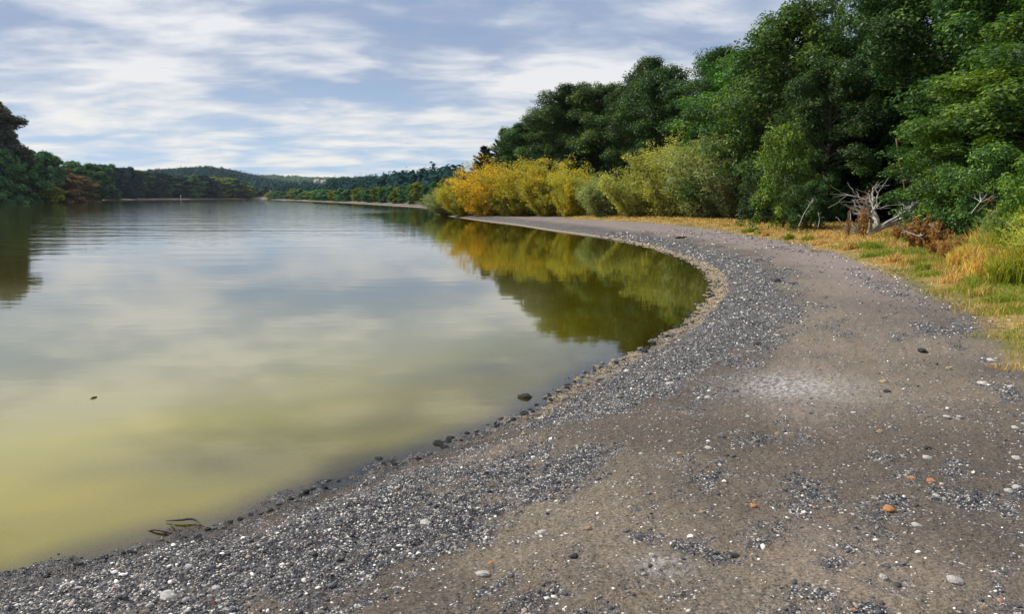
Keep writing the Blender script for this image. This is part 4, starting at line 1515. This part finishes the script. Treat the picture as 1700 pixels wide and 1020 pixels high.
def dead_branches():
    x, y, z = ground_px(1440, 392)
    rng = np.random.default_rng(101)
    root = link('dead_tree', None, None, (x, y, z))
    tag(root, 'bleached grey uprooted dead tree lying on the grass in front of the black wood', 'dead tree')
    root.scale = (1.4, 1.0, 0.93)
    b = Bag()
    b.tube(np.array([(-0.1, 0.1, -0.05), (0.15, 0.0, 0.18), (0.5, -0.05, 0.45), (0.95, 0, 0.75)]), [0.10, 0.085, 0.07, 0.045], 9)
    link('trunk', b.mesh('trunk', M_GREY), root)
    for (p, d, L, r) in [((0.05, 0, 0.1), (-0.05, 0, 1), 1.1, 0.05), ((0.1, 0, 0.12), (0.35, 0.1, 0.9), 1.45, 0.055), ((0.3, 0, 0.3), (0.55, -0.2, 0.75), 1.25, 0.05),
                         ((0.5, 0, 0.45), (0.8, 0.1, 0.5), 1.0, 0.045), ((0.6, 0, 0.5), (0.9, -0.2, 0.12), 0.9, 0.035), ((0.2, 0, 0.2), (0.15, 0.4, 0.8), 1.2, 0.045)]:
        b = Bag()
        d = np.array(d)
        branchy(b, np.array(p), d / np.linalg.norm(d), L * 1.05, r * 1.1, 2, rng, 0.5, 6)
        link('branch', b.mesh('branch', M_GREY), root)
    b = Bag()
    for i in range(26):
        d = np.array([-0.75, rng.normal() * 0.6, rng.uniform(-0.1, 0.9)])
        d /= np.linalg.norm(d)
        branchy(b, np.array([-0.1, 0.05, 0.08]), d, rng.uniform(0.25, 0.6), 0.018, 1, rng, 0.5, 2)
    link('roots', b.mesh('roots', M_GREY), root)


def stick(name, label, cat, pts_px, Y, r, mat, twigs=0, seed=1, group=None):
    """a thin branch through given sightlines at one depth"""
    P = np.array([(px_x(px, Y, top_z(py, Y)), Y + dy, top_z(py, Y)) for px, py, dy in pts_px])
    o = P[0].copy()
    P = catmull(P - o, 4)
    rng = np.random.default_rng(seed)
    k = np.linspace(0, 1, len(P))
    b = Bag()
    b.tube(P, r * (1 - 0.7 * k) + 0.002, 6)
    L = np.linalg.norm(P[-1] - P[0])
    for i in range(twigs):
        f = rng.uniform(0.25, 0.95)
        q = np.array([np.interp(f, k, P[:, m]) for m in range(3)])
        d = (P[-1] - P[0]) / L + rng.normal(size=3) * 0.7
        d /= np.linalg.norm(d)
        branchy(b, q, d, L * rng.uniform(0.15, 0.35), r * 0.45, 1, rng, 0.5, 2)
    return tag(link(name, b.mesh(name, mat), None, o), label, cat, group)


dead_branches()
stick('leaning_twig', 'thin pale bare twig leaning in front of the black hollow', 'twig', [(1326, 376, 0), (1338, 352, 0.1), (1354, 332, 0.2)], 30, 0.013, M_GREY, 3, 3)
stick('leaning_twig', 'short pale twig sticking up left of the dead tree', 'twig', [(1358, 378, 0), (1362, 366, 0.1), (1361, 356, 0.1)], 29, 0.010, M_GREY, 2, 4)
stick('leaning_twig', 'crooked pale twig at the left foot of the dead tree', 'twig', [(1400, 377, 0), (1394, 366, 0), (1390, 360, 0.1)], 28, 0.011, M_GREY, 2, 5)
stick('fallen_branch', 'grey fallen branch slanting up over the tall weeds', 'branch', [(1612, 355, 0), (1632, 340, 0.2), (1652, 322, 0.3)], 18, 0.009, M_GREY, 4, 6)
stick('fallen_branch', 'thinner fallen branch crossing above the weeds to the right', 'branch', [(1622, 352, 0), (1648, 337, 0.2), (1662, 330, 0.4)], 17.5, 0.008, M_BROWN, 3, 7)
stick('fallen_branch', 'bare dead branch lying in the bracken right of the dead tree', 'branch', [(1486, 372, -0.2), (1500, 382, 0), (1520, 393, -0.3)], 22, 0.025, M_GREY, 4, 8)
stick('fallen_branch', 'fallen bleached branch over the rusty bracken', 'branch', [(1542, 372, 0), (1552, 382, -0.1), (1562, 390, -0.2)], 20.5, 0.02, M_GREY, 3, 9)
stick('hanging_branch', 'bare brown branch hanging in the dark hollow of the wood', 'branch', [(1520, 285, 0), (1526, 310, 0), (1540, 332, 0.1)], 27, 0.025, M_BROWN, 5, 10)
stick('hanging_branch', 'longer bare brown branch drooping left of the bushy tree', 'branch', [(1488, 230, 0), (1494, 275, 0), (1508, 330, 0.1)], 29, 0.03, M_BROWN, 7, 11)


def stump():
    x, y, z = ground_px(1602, 396)
    root = link('broken_stump', None, None, (x, y, z - 0.05))
    tag(root, 'splintered orange-brown tree stump with broken limbs beside the tall weeds', 'stump')
    rng = np.random.default_rng(103)
    b = Bag()
    t = np.linspace(0, 1, 7)
    b.tube(np.c_[0.05 * np.sin(t * 4), 0 * t, t * 0.75], 0.13 - 0.06 * t, 9)
    link('trunk', b.mesh('trunk', M_BROWN), root)
    for d, L, r in (((-0.55, 0, 0.85), 0.45, 0.05), ((0.25, 0, 1), 0.42, 0.05), ((0.7, 0.1, 0.7), 0.35, 0.035)):
        b = Bag()
        d = np.array(d)
        branchy(b, np.array([0, 0, 0.65]), d / np.linalg.norm(d), L, r, 1, rng, 0.5, 2)
        link('broken_limb', b.mesh('broken_limb', M_BROWN), root)


stump()


def beach_stick():
    x, y, z = ground_px(1130, 396)
    root = link('driftwood', None, None, (x, y, z))
    tag(root, 'pale forked driftwood stick standing up from a dark log on the upper beach', 'driftwood')
    s = y / F
    b = Bag()
    b.tube(np.array([(-9, 0, 0.8), (-2, 0, 1.8), (5, 0, 1.6), (10, 0, 2.2)]) * s, np.array([1.2, 2.0, 1.8, 0.8]) * s, 7)
    link('log', b.mesh('log', M_DARKW), root)
    b = Bag()
    b.tube(np.array([(1, 0, 1), (4, 0, 6), (6, 0, 11), (9, 0, 17)]) * s, np.array([1.3, 1.1, 0.7, 0.35]) * s, 6)
    b.tube(np.array([(5, 0, 9), (3, 0, 13), (3, 0, 16)]) * s, np.array([0.7, 0.5, 0.3]) * s, 5)
    link('upright_stick', b.mesh('upright_stick', M_GREY), root)


beach_stick()


def water_stick(name, label, pts, r, mat, z=0.0, cat='driftwood'):
    P = np.array([(*unproj(px, py, z), z + dz) for px, py, dz in pts])
    o = P[0].copy()
    P = catmull(P - o, 4)
    k = np.linspace(0, 1, len(P))
    b = Bag()
    b.tube(P, r * (0.35 + 0.65 * np.sin(k * 3.0 + 0.1)), 7)
    return tag(link(name, b.mesh(name, mat), None, o), label, cat)


water_stick('sunken_branch', 'dark curved branch arching out of the yellow shallows at the lower left', [(276, 868, 0.01), (300, 869, 0.02), (322, 868, 0.02), (338, 875, 0.0)], 0.008, M_DARKW)
water_stick('sunken_branch', 'dark flat branch lying along the lower left waterline', [(246, 882, 0.0), (262, 884, 0.015), (285, 888, 0.01), (310, 890, 0.0)], 0.009, M_DARKW)
water_stick('sunken_branch', 'short dark twig joining the curved branch to the shore', [(284, 872, 0.01), (292, 880, 0.015), (298, 889, 0.01)], 0.006, M_DARKW)
water_stick('floating_twig', 'small dark twig floating alone on the calm water at the left', [(150, 663, 0.0), (155, 662, 0.006), (161, 660, 0.004)], 0.012, M_DARKW, 0.0, 'twig')

# ------------------------------------------------------------------ small things far away
M_PALE = mat_rough('pale_paint', (0.42, 0.42, 0.41), (0.52, 0.52, 0.51), 3, 0.7)
M_ROOF = mat_rough('roof_tile', (0.22, 0.19, 0.18), (0.30, 0.27, 0.26), 2, 0.8)
M_GLASS = mat_rough('dark_glass', (0.02, 0.025, 0.03), (0.035, 0.04, 0.05), 2, 0.2)


def box_v(c, s):
    v = np.array([(x, y, z) for z in (-1, 1) for y in (-1, 1) for x in (-1, 1)], float) * np.array(s) / 2 + c
    f = np.array([(0, 2, 3, 1), (4, 5, 7, 6), (0, 1, 5, 4), (2, 6, 7, 3), (0, 4, 6, 2), (1, 3, 7, 5)])
    return v, f


def house(px, Y, ytop, label):
    x = px_x(px, Y)
    z = tz(x, Y)
    zt = top_z(ytop, Y)
    root = link('house', None, None, (x, Y, zt - 3.3))
    tag(root, label, 'house', 'white houses on the far hill')
    b = Bag()
    b.add(*box_v((0, 0, 2.2), (9, 7, 6.4)))
    root.scale = (0.4, 0.4, 0.4)
    link('wall', b.mesh('wall', M_PALE, False), root)
    v = np.array([(-5, -4, 5.4), (5, -4, 5.4), (5, 4, 5.4), (-5, 4, 5.4), (-5, 0, 8), (5, 0, 8)], float)
    me = bpy.data.meshes.new('roof')
    me.from_pydata(v.tolist(), [], [(0, 1, 5, 4), (2, 3, 4, 5), (0, 4, 3), (1, 2, 5), (3, 2, 1, 0)])
    me.materials.append(M_ROOF)
    link('roof', me, root)
    for wx in (-2.5, 0.5, 3):
        b = Bag()
        b.add(*box_v((wx, -3.52, 3.2), (1.1, 0.1, 1.5)))
        link('window', b.mesh('window', M_GLASS, False), root)


house(527, 560, 297, 'left of two white houses among the trees on the far right hill')
house(538, 565, 298, 'right of two white houses among the trees on the far right hill')


def mast():
    Y = 1400
    x = px_x(353, Y)
    z0, z1 = top_z(296, Y), top_z(285, Y)
    root = link('lattice_mast', None, None, (x, Y, z0))
    tag(root, 'pale slim mast near the top of the far ridge', 'mast')
    h = z1 - z0
    b = Bag()
    for sx, sy in ((-1, -1), (1, -1), (1, 1), (-1, 1)):
        b.tube(np.array([(sx * 1.3, sy * 1.3, 0), (sx * 0.9, sy * 0.9, h * 0.5), (sx * 0.4, sy * 0.4, h)]), [0.35, 0.3, 0.2], 5)
    for i in range(5):
        q = (i + 0.5) / 5
        w = 1.3 - 0.9 * q
        b.tube(np.array([(-w, -w, q * h), (w, -w, (q + 0.1) * h), (w, w, q * h)]), [0.18] * 3, 4)
    link('lattice', b.mesh('lattice', M_PALE), root)
    b = Bag()
    b.tube(np.array([(0, 0, h), (0, 0, h * 1.15), (0, 0, h * 1.3)]), [0.25, 0.2, 0.1], 5)
    link('antenna', b.mesh('antenna', M_PALE), root)


mast()


def shore_post(px, Y, y0, y1, label):
    x = px_x(px, Y)
    z = tz(x, Y)
    h = top_z(y0, Y) - z
    b = Bag()
    b.tube(np.array([(0, 0, -0.3), (0, 0, h * 0.5), (0.1, 0, h), (0.1, 0, h * 1.001)]), [0.2, 0.2, 0.18, 0.02], 7)
    b.tube(np.array([(0, 0, h * 0.72), (0.9, 0, h * 0.74)]), [0.16, 0.1], 5)
    tag(link('shore_post', b.mesh('shore_post', M_PALE), None, (x, Y, z)), label, 'post')


shore_post(300, 618, 324, 330, 'thin white post on the far left shore in front of the dark trees')


# ------------------------------------------------------------------ air
def haze():
    me = mesh_np('haze', *box_v((0, 0, 195), (8400, 8400, 410)))
    m, nt, out = new_mat('haze')
    v = nt.nodes.new('ShaderNodeVolumePrincipled')
    v.inputs['Color'].default_value = (0.72, 0.82, 1.0, 1)
    v.inputs['Density'].default_value = 0.00005
    v.inputs['Anisotropy'].default_value = 0.2
    nt.links.new(v.outputs[0], out.inputs['Volume'])
    me.materials.append(m)
    tag(link('haze', me), kind='stuff')


haze()
